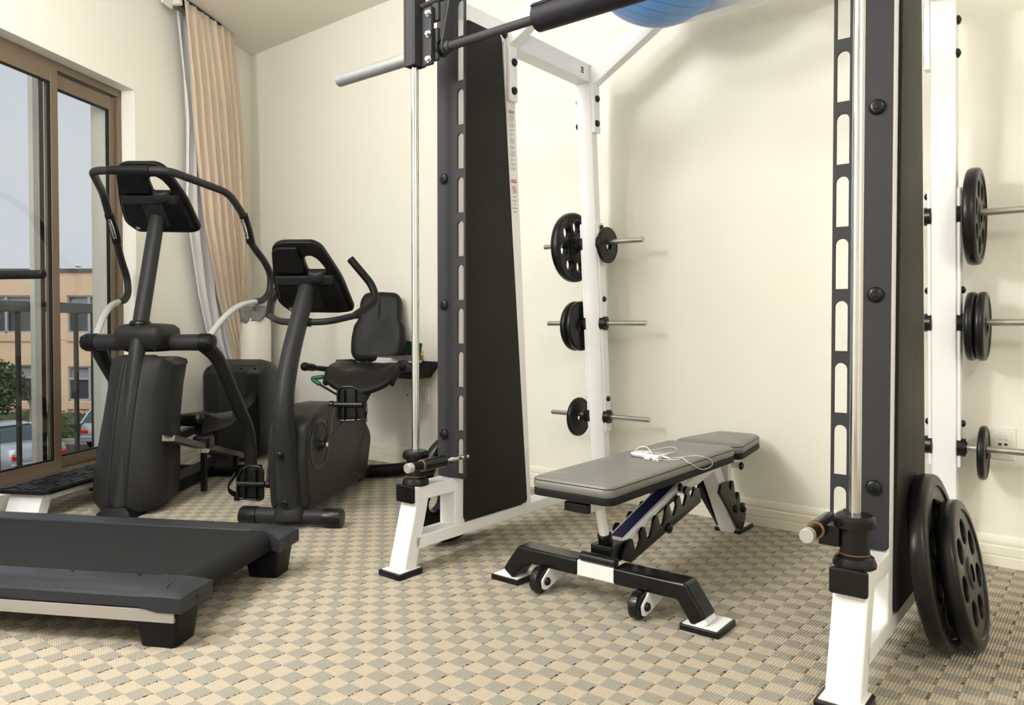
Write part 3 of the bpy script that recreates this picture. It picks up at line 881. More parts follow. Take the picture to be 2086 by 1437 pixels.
    m = MB(); m.lathe([(.0142, .410), (.046, .410), (.049, .417), (.047, .434), (.040, .440), (.0142, .440)], (xc, 1.952, 0)); m.build('stop_bumper', M['bumper'], st)
    m = MB(); m.lathe([(.0135, .3455), (.0358, .3455), (.0358, .3475), (.0135, .3475)], (xc, 1.952, 0)); m.build('bronze_ring', M['bronze'], st)
    # latch pin running front to back into a slot
    xs = s * .682
    lt = MB(); lt.cyl((xs, 1.905, .399), (xs, 2.020, .399), .0225, n=24); lt.box(((xs + xc - s * .028) / 2, 1.95, .385), (abs(xc - xs) - .03, .05, .05))
    lt = lt.build('safety_latch', M['bumper'], rack, bevel=.002)
    MB().cyl((xs, 1.852, .399), (xs, 1.91, .399), .0165, n=24).build('latch_knob', M['mblack'], lt)
    MB().cyl((xs, 1.832, .399), (xs, 1.856, .399), .0175, n=24).build('latch_cap', M['bright'], lt, bevel=.002)
    MB().cyl((xs, 1.902, .399), (xs, 1.906, .399), .0215, n=24).build('bronze_washer', M['bronze'], lt)
    m = MB(); m.cyl((xs, 2.0, .399), (xs, 2.150, .399), .0085, n=16); m.cyl((xs, 2.055, .399), (xs, 2.066, .399), .0125, n=16); m.build('latch_pin', M['chrome'], lt)
# arched cross members: bracket legs, 33 degree rise, level middle
for y in (2.452, 3.092):
    pts = []
    for s in (-1, 1):
        x = s * (XC - TW / 2 - .012)
        xp = s * (XC - TW / 2 - .010)
        br = MB(); br.bar([(s * (XC - TW / 2 - .0105), y + (.008 if y < 3 else .016), 1.825), (s * (XC - TW / 2 - .0105), y, 2.10)], .021, .052); bo = br.build('arch_bracket', M['white'], rack, bevel=.005)
        each('bracket_bolt', M['bumper'], bo, [((s * (XC - TW / 2 - .021), y + .006, z), 'X', -s, .0165) for z in (1.868, 1.985)] + [((s * (XC + TW / 2), y + .006, z), 'X', s, .0165) for z in (1.868, 1.985)], dome)
    m = MB()
    k = .700
    m.bar([(-k - .02, y, 2.095 - .013), (-.375, y, 2.282), (.375, y, 2.282), (k + .02, y, 2.095 - .013)], .050, .085, side=(0, 1, 0))
    m.build('cross_arch', M['white'], rack, bevel=.006)
m = MB(); m.box((-XC + TW / 2 + .0005, 3.0, 2.102), (.001, .028, .034)); so = m.build('sticker', M['sticker'], rack)
m = MB()
for dz in (-.010, 0, .010): m.box((-XC + TW / 2 + .0012, 3.0, 2.102 + dz), (.0004, .022, .0062))
m.build('sticker_print', M['ink'], so)
# warning labels on the left brace
bd = V((0, 2.447 - 2.577, 2.10 - .12)).normalized()          # up along the brace
bo_ = V((-XC + TW / 2 + .0004, 2.577, .12))
acr = V((0, 1, 0)) - bd * bd.y; acr.normalize()
def lab_mtx(zc, off=0.0, ac=0.0):
    t = (zc - .12) / bd.z
    o = bo_ + bd * t + acr * ac + V((off, 0, 0))
    return Matrix.Translation(o) @ Matrix((acr, bd, acr.cross(bd))).transposed().to_4x4()
def lab_quad(name, mtl, zc, w_, h_, parent, off=.0002, ac=0.0):
    m = MB(); m.box((0, 0, 0), (w_, h_, .0004)); m.xf(lab_mtx(zc, off, ac)); return m.build(name, mtl, parent, flat=True)
def text(body, size, mtl, mtx, parent, name='lettering'):
    cu = bpy.data.curves.new(name, 'FONT'); cu.body = body; cu.size = size; cu.align_x = 'CENTER'; cu.align_y = 'CENTER'; cu.extrude = .0001
    ob = bpy.data.objects.new('tmp', cu); COL.objects.link(ob)
    me = bpy.data.meshes.new_from_object(ob.evaluated_get(bpy.context.evaluated_depsgraph_get()))
    bpy.data.objects.remove(ob); bpy.data.curves.remove(cu)
    me.materials.clear(); me.materials.append(mtl)
    o = bpy.data.objects.new(name, me); COL.objects.link(o); o.parent = parent; o.matrix_local = mtx
    return o
lb = lab_quad('warning_label', M['sticker'], 1.672, .042, .255, rack, ac=-.004)
q = lab_quad('red_band', M['red'], 1.787, .036, .012, lb, .0005, -.004)
text('WARNING', .0085, M['sticker'], lab_mtx(1.787, .0010, -.004), lb)
zz = 1.772
rnd = random.Random(2)
m = MB()
for para, nl in enumerate((6, 5, 3, 3, 6, 4, 6, 3, 3, 3)):
    for k in range(nl):
        wd = .032 * (1 if k < nl - 1 else rnd.uniform(.4, .9))
        mm = MB(); mm.box((0, 0, 0), (wd, .0018, .0003)); mm.xf(lab_mtx(zz, .0006, -.004 - (.032 - wd) / 2))
        me = bpy.data.meshes.new('t'); mm.bm.to_mesh(me); mm.bm.free(); m.bm.from_mesh(me); bpy.data.meshes.remove(me)
        zz -= .0042
    zz -= .0055
m.build('small_print', M['inkgrey'], lb)
lb2 = lab_quad('warning_label', M['sticker'], 1.435, .042, .165, rack, ac=-.004)
lab_quad('red_band', M['red'], 1.503, .036, .014, lb2, .0005, -.004)
text('WARNING', .0085, M['sticker'], lab_mtx(1.503, .0010, -.004), lb2)
m = MB(); m.lathe([(.0135, 0), (.016, 0), (.016, .0004), (.0135, .0004)], n=28); m.box((0, 0, .0002), (.0026, .028, .0004), Matrix.Rotation(math.radians(40), 3, 'Z')); m.xf(lab_mtx(1.468, .0005, -.004)); m.build('prohibition_sign', M['red'], lb2)
m = MB(); m.box((0, 0, .0001), (.009, .012, .0002)); 
for k in range(4): m.box((-.0036 + k * .0024, .008, .0001), (.0018, .008, .0002))
m.box((.0065, 0, .0001), (.007, .0022, .0002), Matrix.Rotation(.8, 3, 'Z')); m.xf(lab_mtx(1.467, .0003, -.004)); m.build('hand_symbol', M['inkgrey'], lb2)
for k, wd in enumerate(('KEEP', 'CLEAR', 'OF', 'MOVING', 'PARTS')):
    text(wd, .0085, M['ink'], lab_mtx(1.438 - k * .0155, .0006, -.004), lb2)

# the guided bar with its carriages
bar = empty('barbell', label='charcoal guided bar with foam pad and steel sleeves resting high on the rack', cat='barbell'); bar.matrix_world = RM
BY, BZ = 2.0, 1.905
MB().cyl((-XC + .07, BY, BZ), (XC - .07, BY, BZ), .0155, n=24).build('shaft', M['bar'], bar)
m = MB(); m.lathe([(.016, -.24), (.040, -.24), (.044, -.236), (.044, .236), (.040, .24), (.016, .24)], (0, BY, BZ), 'X', 40); po = m.build('foam_pad', M['foam'], bar)
m = MB(); m.box((0, BY - .030, BZ + .0325), (.482, .020, .008), Matrix.Rotation(.75, 3, 'X')); m.build('pad_flap', M['foam'], po, bevel=.003)
for s in (-1, 1):
    xc = s * XC
    MB().cyl((xc + s * .03, BY, BZ), (xc + s * .49, BY, BZ), .0245, n=32).build('sleeve', M['zinc'], bar, bevel=.002)
    MB().cyl((xc + s * .046, BY, BZ), (xc + s * .056, BY, BZ), .036, n=32).build('sleeve_collar', M['outlet'], bar, bevel=.003)
    m = MB()
    for a in ((-.029, -.019, -.029, .029), (.019, .029, -.029, .029), (-.019, .019, -.029, -.019), (-.019, .019, .019, .029)):
        m.bb(xc + a[0], xc + a[1], 1.952 + a[2], 1.952 + a[3], BZ - .062, BZ + .26)
    ca = m.build('carriage', M['dgrey'], bar, bevel=.003)
    fl = MB(); x0, x1 = sorted((xc - s * .029, xc - s * .078)); fl.bb(x0, x1, 1.958, 1.974, BZ - .062, BZ + .145)
    fl.bb(*sorted((xc - s * .055, xc - s * .095)), 1.976, 1.992, BZ + .095, BZ + .16); fl.bb(*sorted((xc - s * .055, xc - s * .092)), 1.976, 1.992, BZ - .045, BZ + .07)
    fl = fl.build('carriage_flange', M['dgrey'], bar, bevel=.003)
    for dz in (.120, .045, -.045):
        m = MB(); m.cyl((xc - s * .066, 1.958, BZ + dz), (xc - s * .066, 1.954, BZ + dz), .0125, n=20); m.cyl((xc - s * .066, 1.954, BZ + dz), (xc - s * .066, 1.945, BZ + dz), .0085, n=6); m.build('flange_bolt', M['chrome'], fl)
    m = MB(); m.lathe([(.0165, -.006), (.031, -.006), (.031, .006), (.0165, .006)], (xc - s * .092, BY, BZ), 'X', 32); m.build('bearing_seal', M['rubber'], bar)
    m = MB(); m.lathe([(.0165, -.008), (.022, -.008), (.022, .008), (.0165, .008)], (xc - s * .092, BY, BZ), 'X', 32); m.build('bearing_race', M['steel'], bar)
    # hook arm
    pts = circle(BY, BZ, .027, 24)
    arm = [(BY - .027, BZ), (BY - .020, BZ - .02), (BY, BZ - .027), (BY + .02, BZ - .02), (BY + .027, BZ + .01), (BY + .075, BZ + .22), (BY + .105, BZ + .26), (BY + .080, BZ + .33), (BY + .03, BZ + .30), (BY + .02, BZ + .20)]
    m = MB(); m.plate([roundpoly(arm, .012)], .008, YZ, (xc - s * .112, 0, 0)); m.cyl((xc - s * .108, BY, BZ), (xc - s * .135, BY, BZ), .0215, .019, n=24); m.build('hook_arm', M['bar'], bar, bevel=.0015)
    MB().cyl((xc - s * .03, 1.952, BZ + .148), (xc - s * .12, 2.03, BZ + .20), .010, n=12).build('lift_link', M['bar'], bar)

# ------------------------------------------------------------------ weight plates
def plate_mesh(R, T, holes=0, hub=.045, bore=.0255, name='weight_plate'):
    """axis along x, centred"""
    m = MB()
    rim = R * .845
    h = T / 2
    e = min(.012, h * .7)
    m.lathe([(rim, -h * .72), (rim + .004, -h), (R - e, -h), (R - e * .35, -h + e * .25), (R - e * .08, -h + e * .8), (R, 0), (R - e * .08, h - e * .8), (R - e * .35, h - e * .25), (R - e, h), (rim + .004, h), (rim, h * .72)], (0, 0, 0), 'X', 64)
    polys = [circle(0, 0, rim + .002, 64), circle(0, 0, bore, 32)]
    if holes:
        rc = (rim + hub) / 2 + .003
        for k in range(holes):
            a = 2 * PI * (k + .35) / holes
            rr = min((rim - hub) / 2 * .66, rc * math.sin(PI / holes) * .72)
            polys.append(circle(rc * math.cos(a), rc * math.sin(a), rr, 24))
    m.plate(polys, T * .80, YZ, (0, 0, 0), bevel=.003)
    m.lathe([(bore, -h * .98), (hub * .9, -h * .98), (hub, -h * .75)], (0, 0, 0), 'X', 40)
    m.lathe([(hub, h * .75), (hub * .9, h * .98), (bore, h * .98)], (0, 0, 0), 'X', 40)
    o = m.build(name, M['rubber'], sharp=50)
    return o
def put(o, x, y, z, label, group, rx=0.0, ry=0.0):
    o.matrix_world = RM @ Matrix.Translation((x - RX, y, z)) @ Matrix.Rotation(ry, 4, 'Y') @ Matrix.Rotation(rx, 4, 'X')
    return tag(o, label, 'weight plate', group)
def clone(o):
    c = o.copy(); COL.objects.link(c); return c
hang = .0135
py = lambda z: 3.2475 - (z - .10) * .0794
big = plate_mesh(.1735, .042, 7, .050)
mid = plate_mesh(.125, .030, 0, .042)
sml = plate_mesh(.099, .024, 0, .040)
tiny = plate_mesh(.088, .020, 0, .038)
G1, G2 = 'weight plates on the left storage post', 'weight plates on the right storage post'
put(big, -2.115, py(1.303), 1.303 - hang, 'large holed black plate on the top peg of the left storage post', G1, .3)
put(mid, -2.088, py(.911), .911 - hang, 'inner of two black plates on the middle left peg, nearest the post', G1)
put(clone(mid), -2.121, py(.911), .911 - hang, 'outer of two black plates on the middle left peg', G1)
put(sml, -2.125, py(.449), .449 - hang, 'small black plate on the lowest peg of the left storage post', G1)
put(tiny, -1.917, py(1.303), 1.303 - hang, 'smallest black plate on the bench side of the left storage post', G1)
put(clone(big), -.390, py(1.303), 1.303 - hang, 'large holed black plate on the top peg at far right', G2, .8)
put(clone(mid), -.397, py(.911), .911 - hang, 'left of two touching plates on the middle peg at far right', G2)
put(clone(mid), -.365, py(.911), .911 - hang, 'right of two touching plates on the middle peg at far right', G2)
put(clone(sml), -.362, py(.449), .449 - hang, 'thin black plate on the lowest peg in front of the network outlet', G2)
fb = plate_mesh(.240, .045, 7, .055)
ff = plate_mesh(.203, .044, 7, .048)
G3 = 'plates leaning on the floor'
t = .155
put(fb, -.352 - .0225, 2.385, .240 * math.cos(t) + .0225 * math.sin(t) + .002, 'largest black plate on the floor leaning on the right side frame', G3, .5, -t)
t = .195
put(ff, -.296 - .022, 2.441, .203 * math.cos(t) + .023 * math.sin(t) + .001, 'holed black plate on the floor leaning against a larger plate', G3, .28, -t)
t = .16
put(clone(fb), -2.115, 2.285, .240 * math.cos(t) + .0225 * math.sin(t) + .002, 'black plate on the floor leaning behind the left side frame', G3, .5, t)

# exercise ball on the rack top
bl = MB(); bmesh.ops.create_uvsphere(bl.bm, u_segments=64, v_segments=40, radius=.305)
o = bl.build('exercise_ball', M['ball'], sharp=180)
o.matrix_world = RM @ Matrix.Translation((-1.441 - RX, 2.772, 2.428)) @ Matrix.Rotation(math.radians(38), 4, 'Y') @ Matrix.Rotation(math.radians(20), 4, 'X')
tag(o, 'blue ribbed exercise ball resting on top of the rack', 'ball')
MB().sphere((0, 0, .303), .012).build('plug', M['outlet'], o)

# ------------------------------------------------------------------ bench
bench = empty('weight_bench', (-1.318, 2.08, 0), 1.0, 'adjustable grey padded weight bench with white frame under the bar', 'weight bench')
m = MB(); m.bar([(-.365, 0, .012), (-.300, 0, .106), (.300, 0, .106), (.362, 0, .012)], .074, .052, side=(0, 1, 0)); m.build('front_crossbar', M['white'], bench, bevel=.006)
for s in (-1, 1):
    e = -.362 if s < 0 else .362
    k = -.300 if s < 0 else .300
    m = MB(); m.bar([(e * .985, -.0005, .027), (k, -.0005, .1075), (s * .066, -.0005, .1075)], .082, .055, side=(0, 1, 0)); m.build('crossbar_cover', M['black'], bench, bevel=.010, seg=3)
    fo = MB(); cx = e; fo.plate([rrect(cx - .062, -.054, cx + .062, .080, .008)], .018, None, (0, 0, .009), bevel=.003); fo = fo.build('foot_pad', M['rubber'], bench)
    MB().bb(cx - .054, cx + .054, -.046, .072, .017, .0205).build('foot_plate', M['white'], fo)
    wu = -.205 if s < 0 else .168
    bk = MB()
    for d in (-.022, .022): bk.plate([roundpoly([(-.078, .050), (-.072, .018), (-.05, .014), (.055, .040), (.055, .082), (-.03, .082)], .008)], .006, YZ, (wu + d, 0, 0))
    bk = bk.build('wheel_bracket', M['white'], bench)
    m = MB(); m.lathe([(.006, -.015), (.036, -.016), (.0425, -.012), (.0435, 0), (.0425, .012), (.036, .016), (.006, .015)], (wu, -.058, .0445), 'X', 32); m.build('wheel', M['bumper'], bk)
    each('axle_cap', M['bumper'], bk, [((wu + d, -.052, .042), 'X', 1 if d > 0 else -1, .014) for d in (.025, -.025)], dome)
# sloping spine, rear beam and leg
m = MB(); m.bar([(0, .06, .163), (0, .52, .298), (0, .66, .318)], .068, .030); m.bar([(0, .56, .285), (0, .88, .345)], .068, .066); m.build('spine', M['white'], bench, bevel=.008)
m = MB(); m.bar([(0, .10, .1915), (0, .50, .3090)], .044, .002); m.build('spine_inlay', M['navy'], bench, label='navy blue vinyl strip')
m = MB(); m.bar([(0, .833, .345), (0, 1.075, .012)], .070, .060); m.build('rear_leg', M['white'], bench, bevel=.008)
fo = MB(); fo.plate([rrect(-.060, 1.045, .060, 1.205, .008)], .016, None, (0, 0, .008), bevel=.003); fo = fo.build('foot_pad', M['rubber'], bench)
MB().bb(-.050, .050, 1.055, 1.195, .015, .0185).build('foot_plate', M['white'], fo)
m = MB(); m.bb(-.033, .033, .975, 1.015, .17, .36); m.build('seat_post', M['white'], bench, bevel=.005)
m = MB(); m.cyl((-.05, 1.03, .300), (.065, 1.03, .300), .012, n=16); m.bb(-.03, .03, 1.0, 1.06, .288, .36); m.build('seat_hinge', M['white'], bench)
each('hinge_cap', M['bumper'], bench, [((s * .065, 1.03, .300), 'X', s, .017) for s in (-1, 1)], dome)
# hooked ladder plates
def ladder():
    tops = [(.090, .192), (.176, .213), (.272, .234), (.362, .254), (.444, .274), (.516, .296)]
    pts = [(.100, .112), (.655, .214), (.636, .270), (.600, .279)]
    for k in range(5, -1, -1):
        vx, zx = tops[k]
        nb = (vx + .048, zx - .044)          # notch after this fin
        pts += [(nb[0] + .030, nb[1] + .030), (nb[0] + .014, nb[1] + .002), (nb[0] + .001, nb[1] - .004), (nb[0] - .012, nb[1] + .003), (nb[0] - .016, nb[1] + .018), (vx + .026, zx - .014), (vx + .022, zx - .003), (vx + .010, zx), (vx, zx - .003), (vx - .012, zx - .016)]
    pts += [(.060, .160), (.050, .142), (.062, .128)]
    return pts
for s in (-1, 1):
    m = MB(); m.plate([ladder()], .010, YZ, (s * .050, 0, 0), bevel=.001); ld = m.build('ladder_plate', M['black'], bench)
    each('plate_bolt', M['bumper'], ld, [((s * .055, .375, .170), 'X', s, .019), ((s * .048, .475, .300), 'X', s, .016)], dome)
    rp = roundpoly([(.842, .214), (.860, .246), (.915, .250), (.945, .212), (.955, .205), (.962, .215), (.966, .244), (.985, .243), (1.000, .205), (1.004, .172), (1.016, .158), (1.026, .164), (1.032, .186), (1.05, .182), (1.062, .15), (1.062, .118), (1.074, .108), (1.086, .114), (1.094, .128), (1.115, .124), (1.132, .065), (1.105, .022), (1.090, .010), (1.068, .010)], .006, 3)
    m = MB(); m.plate([rp], .012, YZ, (s * .046, 0, 0), bevel=.001); ld = m.build('seat_ladder', M['black'], bench)
    each('plate_bolt', M['bumper'], ld, [((s * .052, 1.010, .118), 'X', s, .018), ((s * .052, 1.096, .100), 'X', s, .014)], dome)
# strut, pivot and roller
MB().cyl((0, .028, .19), (0, -.022, .352), .0165, n=24).build('strut', M['white'], bench)
m = MB(); m.bb(-.038, .040, -.005, .11, .125, .185); m.cyl((0, .034, .17), (0, .020, .218), .024, n=24); m.build('strut_socket', M['black'], bench, bevel=.004)
MB().cyl((-.055, -.030, .148), (.075, -.030, .148), .0165, n=24).build('roller', M['bumper'], bench, bevel=.003)
m = MB(); m.bb(-.047, .047, -.135, .15, .322, .352); m.build('pad_rail', M['white'], bench, bevel=.004)
MB().bb(-.045, .045, -.150, -.120, .320, .350).build('rail_cap', M['black'], bench, bevel=.004)
MB().cyl((0, .675, .298), (0, .675, .36), .024, n=20).build('rubber_stop', M['bumper'], bench, bevel=.004)
# pads
def pad(name, outline, zb, zm, zt, puff=.012):
    m = MB(); m.plate([outline], zm - zb, None, (0, 0, (zb + zm) / 2), bevel=.003)
    base = m.build('pad_base', M['padbase'], bench)
    m = MB()
    cx = sum(p[0] for p in outline) / len(outline); cy = sum(p[1] for p in outline) / len(outline)
    def off(d):
        out = []
        n = len(outline)
        for i in range(n):
            a, b2 = V((*outline[i - 1], 0)), V((*outline[(i + 1) % n], 0))
            tdir = (b2 - a).normalized(); nn = V((tdir.y, -tdir.x, 0))
            p = V((*outline[i], 0)) - nn * d
            out.append(p)
        return out
    H = zt - zm
    rings = [[V((p.x, p.y, zm)) for p in off(.004)], [V((p.x, p.y, zm + H * .25)) for p in off(-.001)], [V((p.x, p.y, zm + H * .5)) for p in off(-.001)], [V((p.x, p.y, zm + H * .62)) for p in off(.001)],
             [V((p.x, p.y, zm + H * .82)) for p in off(.005)], [V((p.x, p.y, zm + H * .95)) for p in off(.013)], [V((p.x, p.y, zt)) for p in off(.028)]]
    m.rings(rings, caps=False)
    last = rings[-1]
    # gently domed top: ring towards the centre line
    for f_, dz in ((.55, .002), (.15, .003)):
        rings2 = [V((cx + (p.x - cx) * f_, cy + (p.y - cy) * (f_ * .3 + .7), zt + dz)) for p in last]
        m.rings([rings[-1], rings2], caps=False); rings.append(rings2)
    m.bm.faces.new([m.bm.verts.new(p) for p in rings[-1]])
    bmesh.ops.remove_doubles(m.bm, verts=m.bm.verts[:], dist=1e-5)
    po = m.build(name, M['vinyl'], bench, sharp=180)
    sm = MB(); ln = [V((p.x, p.y, zm + H * .70)) for p in off(.0012)]; sm.tube(ln + [ln[0]], .0013, 6, caps=False); sm.build('seam', M['seam'], po)
    return po
pad('back_pad', rrect(-.148, -.190, .148, .775, .035, 6), .365, .388, .426)
hp = roundpoly([(-.150, .815), (.150, .815), (.098, 1.185), (-.098, 1.185)], .05, 6)
pad('seat_pad', hp, .362, .385, .424)

# player and earphones on the bench
def onb(u, v, z): return bench_m @ V((u, v, z))
bench_m = Matrix.Translation((-1.318, 2.08, 0)) @ Matrix.Rotation(math.radians(1.0), 4, 'Z')
ZP = .4295
pm = bench_m @ Matrix.Translation((.006, .316, ZP)) @ Matrix.Rotation(math.radians(-94), 4, 'Z') @ Matrix.Scale(1.12, 4)
ip = empty('music_player', label='small white music player with grey screen lying on the bench', cat='music player'); ip.matrix_world = pm
m = MB(); m.plate([rrect(-.031, -.052, .031, .052, .008)], .007, None, (0, 0, .0035), bevel=.002); m.build('steel_back', M['chrome'], ip)
m = MB(); m.plate([rrect(-.031, -.052, .031, .052, .008)], .008, None, (0, 0, .0105), bevel=.002); m.build('front_case', M['ipod'], ip)
m = MB(); m.box((0, .025, .0147), (.048, .036, .0006)); m.build('screen', M['screen'], ip)
m = MB(); m.lathe([(.007, .0146), (.0195, .0146), (.0195, .0152), (.007, .0152)], (0, -.022, 0)); m.build('click_wheel', M['outlet'], ip)
ea = empty('earphones', label='white earphones with looping cable on the bench pad', cat='earphones'); ea.matrix_world = bench_m
zc = ZP + .0018
e0 = pm.inverted()
def ipl(x, y, z): return bench_m.inverted() @ (pm @ V((x, y, z)))
pj = ipl(.006, .054, .009); pj2 = ipl(.006, .078, .006)
MB().cyl(pj, pj2, .0038, .0028, 12).build('plug', M['ipod'], ea)
c1 = spline([pj2, (.095, .372, zc), (.118, .358, zc), (.146, .335, ZP - .005), (.153, .36, .413), (.154, .40, .395), (.154, .45, .383), (.154, .505, .383), (.155, .527, .394), (.153, .512, .410), (.150, .462, ZP - .004), (.128, .44, zc), (.108, .40, zc), (.108, .365, zc + .002), (.112, .325, zc), (.095, .303, zc), (.072, .290, zc), (.045, .268, zc)], 8)
MB().tube(c1, .00135, 8).build('cable', M['cable'], ea)
c2 = spline([(-.042, .290, zc), (-.041, .29, .444), (-.030, .29, .458), (-.013, .29, .468), (.001, .29, .470), (.016, .29, .466), (.025, .288, .458), (.034, .282, .449), (.045, .268, .440)], 8)
MB().tube(c2, .0012, 8).build('cable', M['cable'], ea)
c3 = spline([(.020, .40, zc), (.034, .448, zc), (.024, .498, zc), (-.001, .546, zc), (-.027, .565, zc), (-.040, .541, zc), (-.042, .486, zc), (-.055, .44, zc), (-.066, .39, zc)], 8)
MB().tube(c3, .0012, 8).build('cable', M['cable'], ea)
for (u, v, a) in ((.058, .245, -.7), (.040, .256, 2.2)):
    m = MB(); m.lathe([(0, 0), (.006, .0), (.0085, .003), (.0085, .007), (.005, .013), (.003, .020), (0, .021)], (0, 0, 0), 'X', 20)
    m.cyl((.009, 0, -.002), (.010, .004, -.024), .0028, .0022, 8)
    m.xf(Matrix.Translation((u, v, ZP + .0088)) @ Matrix.Rotation(a + PI / 2, 4, 'Z') @ Matrix.Rotation(math.radians(-90), 4, 'X'))
    bo = m.build('earbud', M['ipod'], ea)

# ------------------------------------------------------------------ console shared by the bike and the elliptical
def console(parent, top, bot, wscale=1.0, vis_post=None):
    """back shell of a display console; top/bot are (v, z) of the panel's upper and lower edge"""
    a = V((0, bot[0], bot[1])); b = V((0, top[0], top[1]))
    up = (b - a); H = up.length; up.normalize()
    nx = V((1, 0, 0)); nb = nx.cross(up)          # nb points up/away; the back is -nb? decided below
    back = -nb if nb.y > 0 else nb                # side facing the viewer (-y)
    mtx = Matrix.Translation(a) @ Matrix((nx, up, -back)).transposed().to_4x4()   # local z = away from viewer
    k = H / .41 * wscale
    def P(pts): return [(x * k, y * H / .41) for x, y in pts]
    outl = roundpoly(P([(-.135, 0), (.140, -.004), (.186, .012), (.168, .19), (.158, .235), (.112, .385), (.075, .412), (-.075, .412), (-.118, .392), (-.160, .235), (-.172, .18), (-.185, .06)]), .03 * k, 5)
    hole = P([(.012, .245), (.105, .245), (.098, .275), (.078, .315), (.055, .335), (.030, .335), (.014, .322), (.010, .30)])
    m = MB(); m.plate([outl, roundpoly(hole, .008, 3)], .030, None, (0, 0, .015), bevel=.006); m.xf(mtx); c = m.build('console', M['mblack'], parent, sharp=45)
    # lower hump of the back shell
    m = MB()
    o2 = P([(-.125, .012), (.130, .008), (.165, .03), (.150, .19), (.138, .232), (-.142, .232), (-.155, .18), (-.165, .06)])
    o3 = [(x * .93, .02 + y * .90) for x, y in o2]
    r0 = roundpoly(o2, .02, 4); r1 = roundpoly(o3, .02, 4)
    m.rings([[V((x, y, .002)) for x, y in r0], [V((x, y, -.014)) for x, y in r0], [V((x, y, -.026)) for x, y in r1]])
    m.xf(mtx); m.build('back_cover', M['mblack'], c, bevel=.003)
    m = MB(); q = roundpoly(P([(-.135, .195), (.135, .195), (.132, .240), (-.138, .240)]), .004, 2)
    m.rings([[V((x, y, -.020)) for x, y in q], [V((x * .98, y * .99 + .004, -.034)) for x, y in q]]); m.xf(mtx); m.build('back_ledge', M['machine'], c, bevel=.003)  # lighter grey than the shell stands in for light on the up-facing ledge
    m = MB(); q = roundpoly(P([(-.148, .250), (.004, .250), (.004, .392), (-.088, .392), (-.120, .372)]), .012, 4)
    m.rings([[V((x, y, .0)) for x, y in q], [V((x, y, -.012)) for x, y in q], [V((x * .96 - .002, y * .985 + .004, -.017)) for x, y in q]]); m.xf(mtx); m.build('book_rest', M['mblack'], c, bevel=.003)
    # cup shaped fan housing beneath the opening
    m = MB()
    for j in range(1):
        prof = []
        rr = []
        for y_, r_ in ((.205, .026), (.215, .040), (.235, .044), (.255, .040), (.268, .030)):
            rr.append([V((.062 * k + r_ * k * math.cos(PI * i / 12), y_ * H / .41, -.016 - r_ * .75 * math.sin(PI * i / 12))) for i in range(13)])
        m.rings(rr, closed=False)
    m.xf(mtx); fo = m.build('fan_housing', M['machine'], c, sharp=60); so = fo.modifiers.new('t', 'SOLIDIFY'); so.thickness = .006
    # neck plate, screws and socket
    m = MB(); m.plate([rrect(-.052, .05, .055, .190, .006)], .004, None, (0, 0, -.0265)); m.xf(mtx); m.build('neck_plate', M['machine2'], c)
    for x_, y_, d_ in ((.135, .180, .026), (.140, .035, .026), (-.140, .180, .026), (-.04, .175, .029), (.045, .06, .029), (-.075, .398, .001), (.055, .400, .001)):
        m = MB(); m.cyl((x_ * k, y_ * H / .41, -d_ + .004), (x_ * k, y_ * H / .41, -d_ - .003), .0055, n=10)
        m.xf(mtx); m.build('screw', M['rubber'], c)
    m = MB(); m.box((-.115 * k, .055, -.0265), (.030, .034, .003)); m.xf(mtx); m.build('socket', M['rubber'], c)
    m = MB(); m.box((-.112 * k, .046, -.0285), (.020, .014, .003)); m.xf(mtx); m.build('socket_tab', M['zinc'], c)
    m = MB(); q = P([(-.10, .035), (.10, .035), (.11, .20), (-.11, .20)]); m.rings([[V((x, y, .031)) for x, y in q], [V((x, y, .033)) for x, y in q]]); m.xf(mtx); m.build('display', M['screen'], c)
    return c

# ------------------------------------------------------------------ recumbent bike
BK = (-2.896, 1.991, 0)
bike = empty('exercise_bike', BK, 32.7, 'dark grey recumbent exercise bike standing before the back wall', 'exercise bike')
MB().cyl((-.17, 0, .046), (.17, 0, .046), .036, n=28).build('front_foot_tube', M['machine'], bike)
for s in (-1, 1):
    m = MB(); m.lathe([(.036, .155), (.042, .157), (.042, .228), (.038, .236), (0, .238)] if s > 0 else [(.036, -.155), (.042, -.157), (.042, -.228), (.038, -.236), (0, -.238)], (0, 0, .042), 'X', 32); m.build('end_cap', M['rubber'], bike, sharp=50)
pp = spline([(0, .012, .05), (0, -.035, .25), (0, -.075, .45), (0, -.072, .58), (0, -.015, .74), (0, .095, .92), (0, .200, 1.072)], 6)
rs = [.060 - .018 * min(1, max(0, (p.z - .15) / .45)) - .004 * max(0, p.z - .7) for p in pp]
MB().tube(pp, rs, 28).build('mast', M['machine'], bike)
m = MB(); m.lathe([(.082, .038), (.080, .070), (.070, .085), (.064, .110), (.060, .112)], (0, .012, 0), 'Z', 32); m.build('mast_foot', M['machine2'], bike)
each('mast_bolt', M['rubber'], bike, [([(.016, .006), (.016, -.004), (.011, -.006), (.011, -.014), (.0, -.015)], (-.005, v + .012, z), 'Y', 20) for v, z in ((-.122, .335), (-.078, .115))], MB.lathe, sharp=30)
hs = roundpoly([(-.020, .070), (.800, .062), (.845, .10), (.915, .255), (.900, .305), (.82, .375), (.62, .470), (.42, .522), (.20, .530), (.02, .492), (-.045, .45), (-.055, .30)], .04, 4)
m = MB(); m.plate([hs], .185, YZ, (0, 0, 0), bevel=.022); hb = m.build('drive_housing', M['machine2'], bike, sharp=50)
sm = MB(); sm.tube(fillet([(.0935, -.03, .375), (.0938, .06, .383), (.0938, .20, .355), (.0938, .30, .375), (.0938, .60, .475)], .05), .0022, 6); sm.build('housing_seam', M['rubber'], hb)
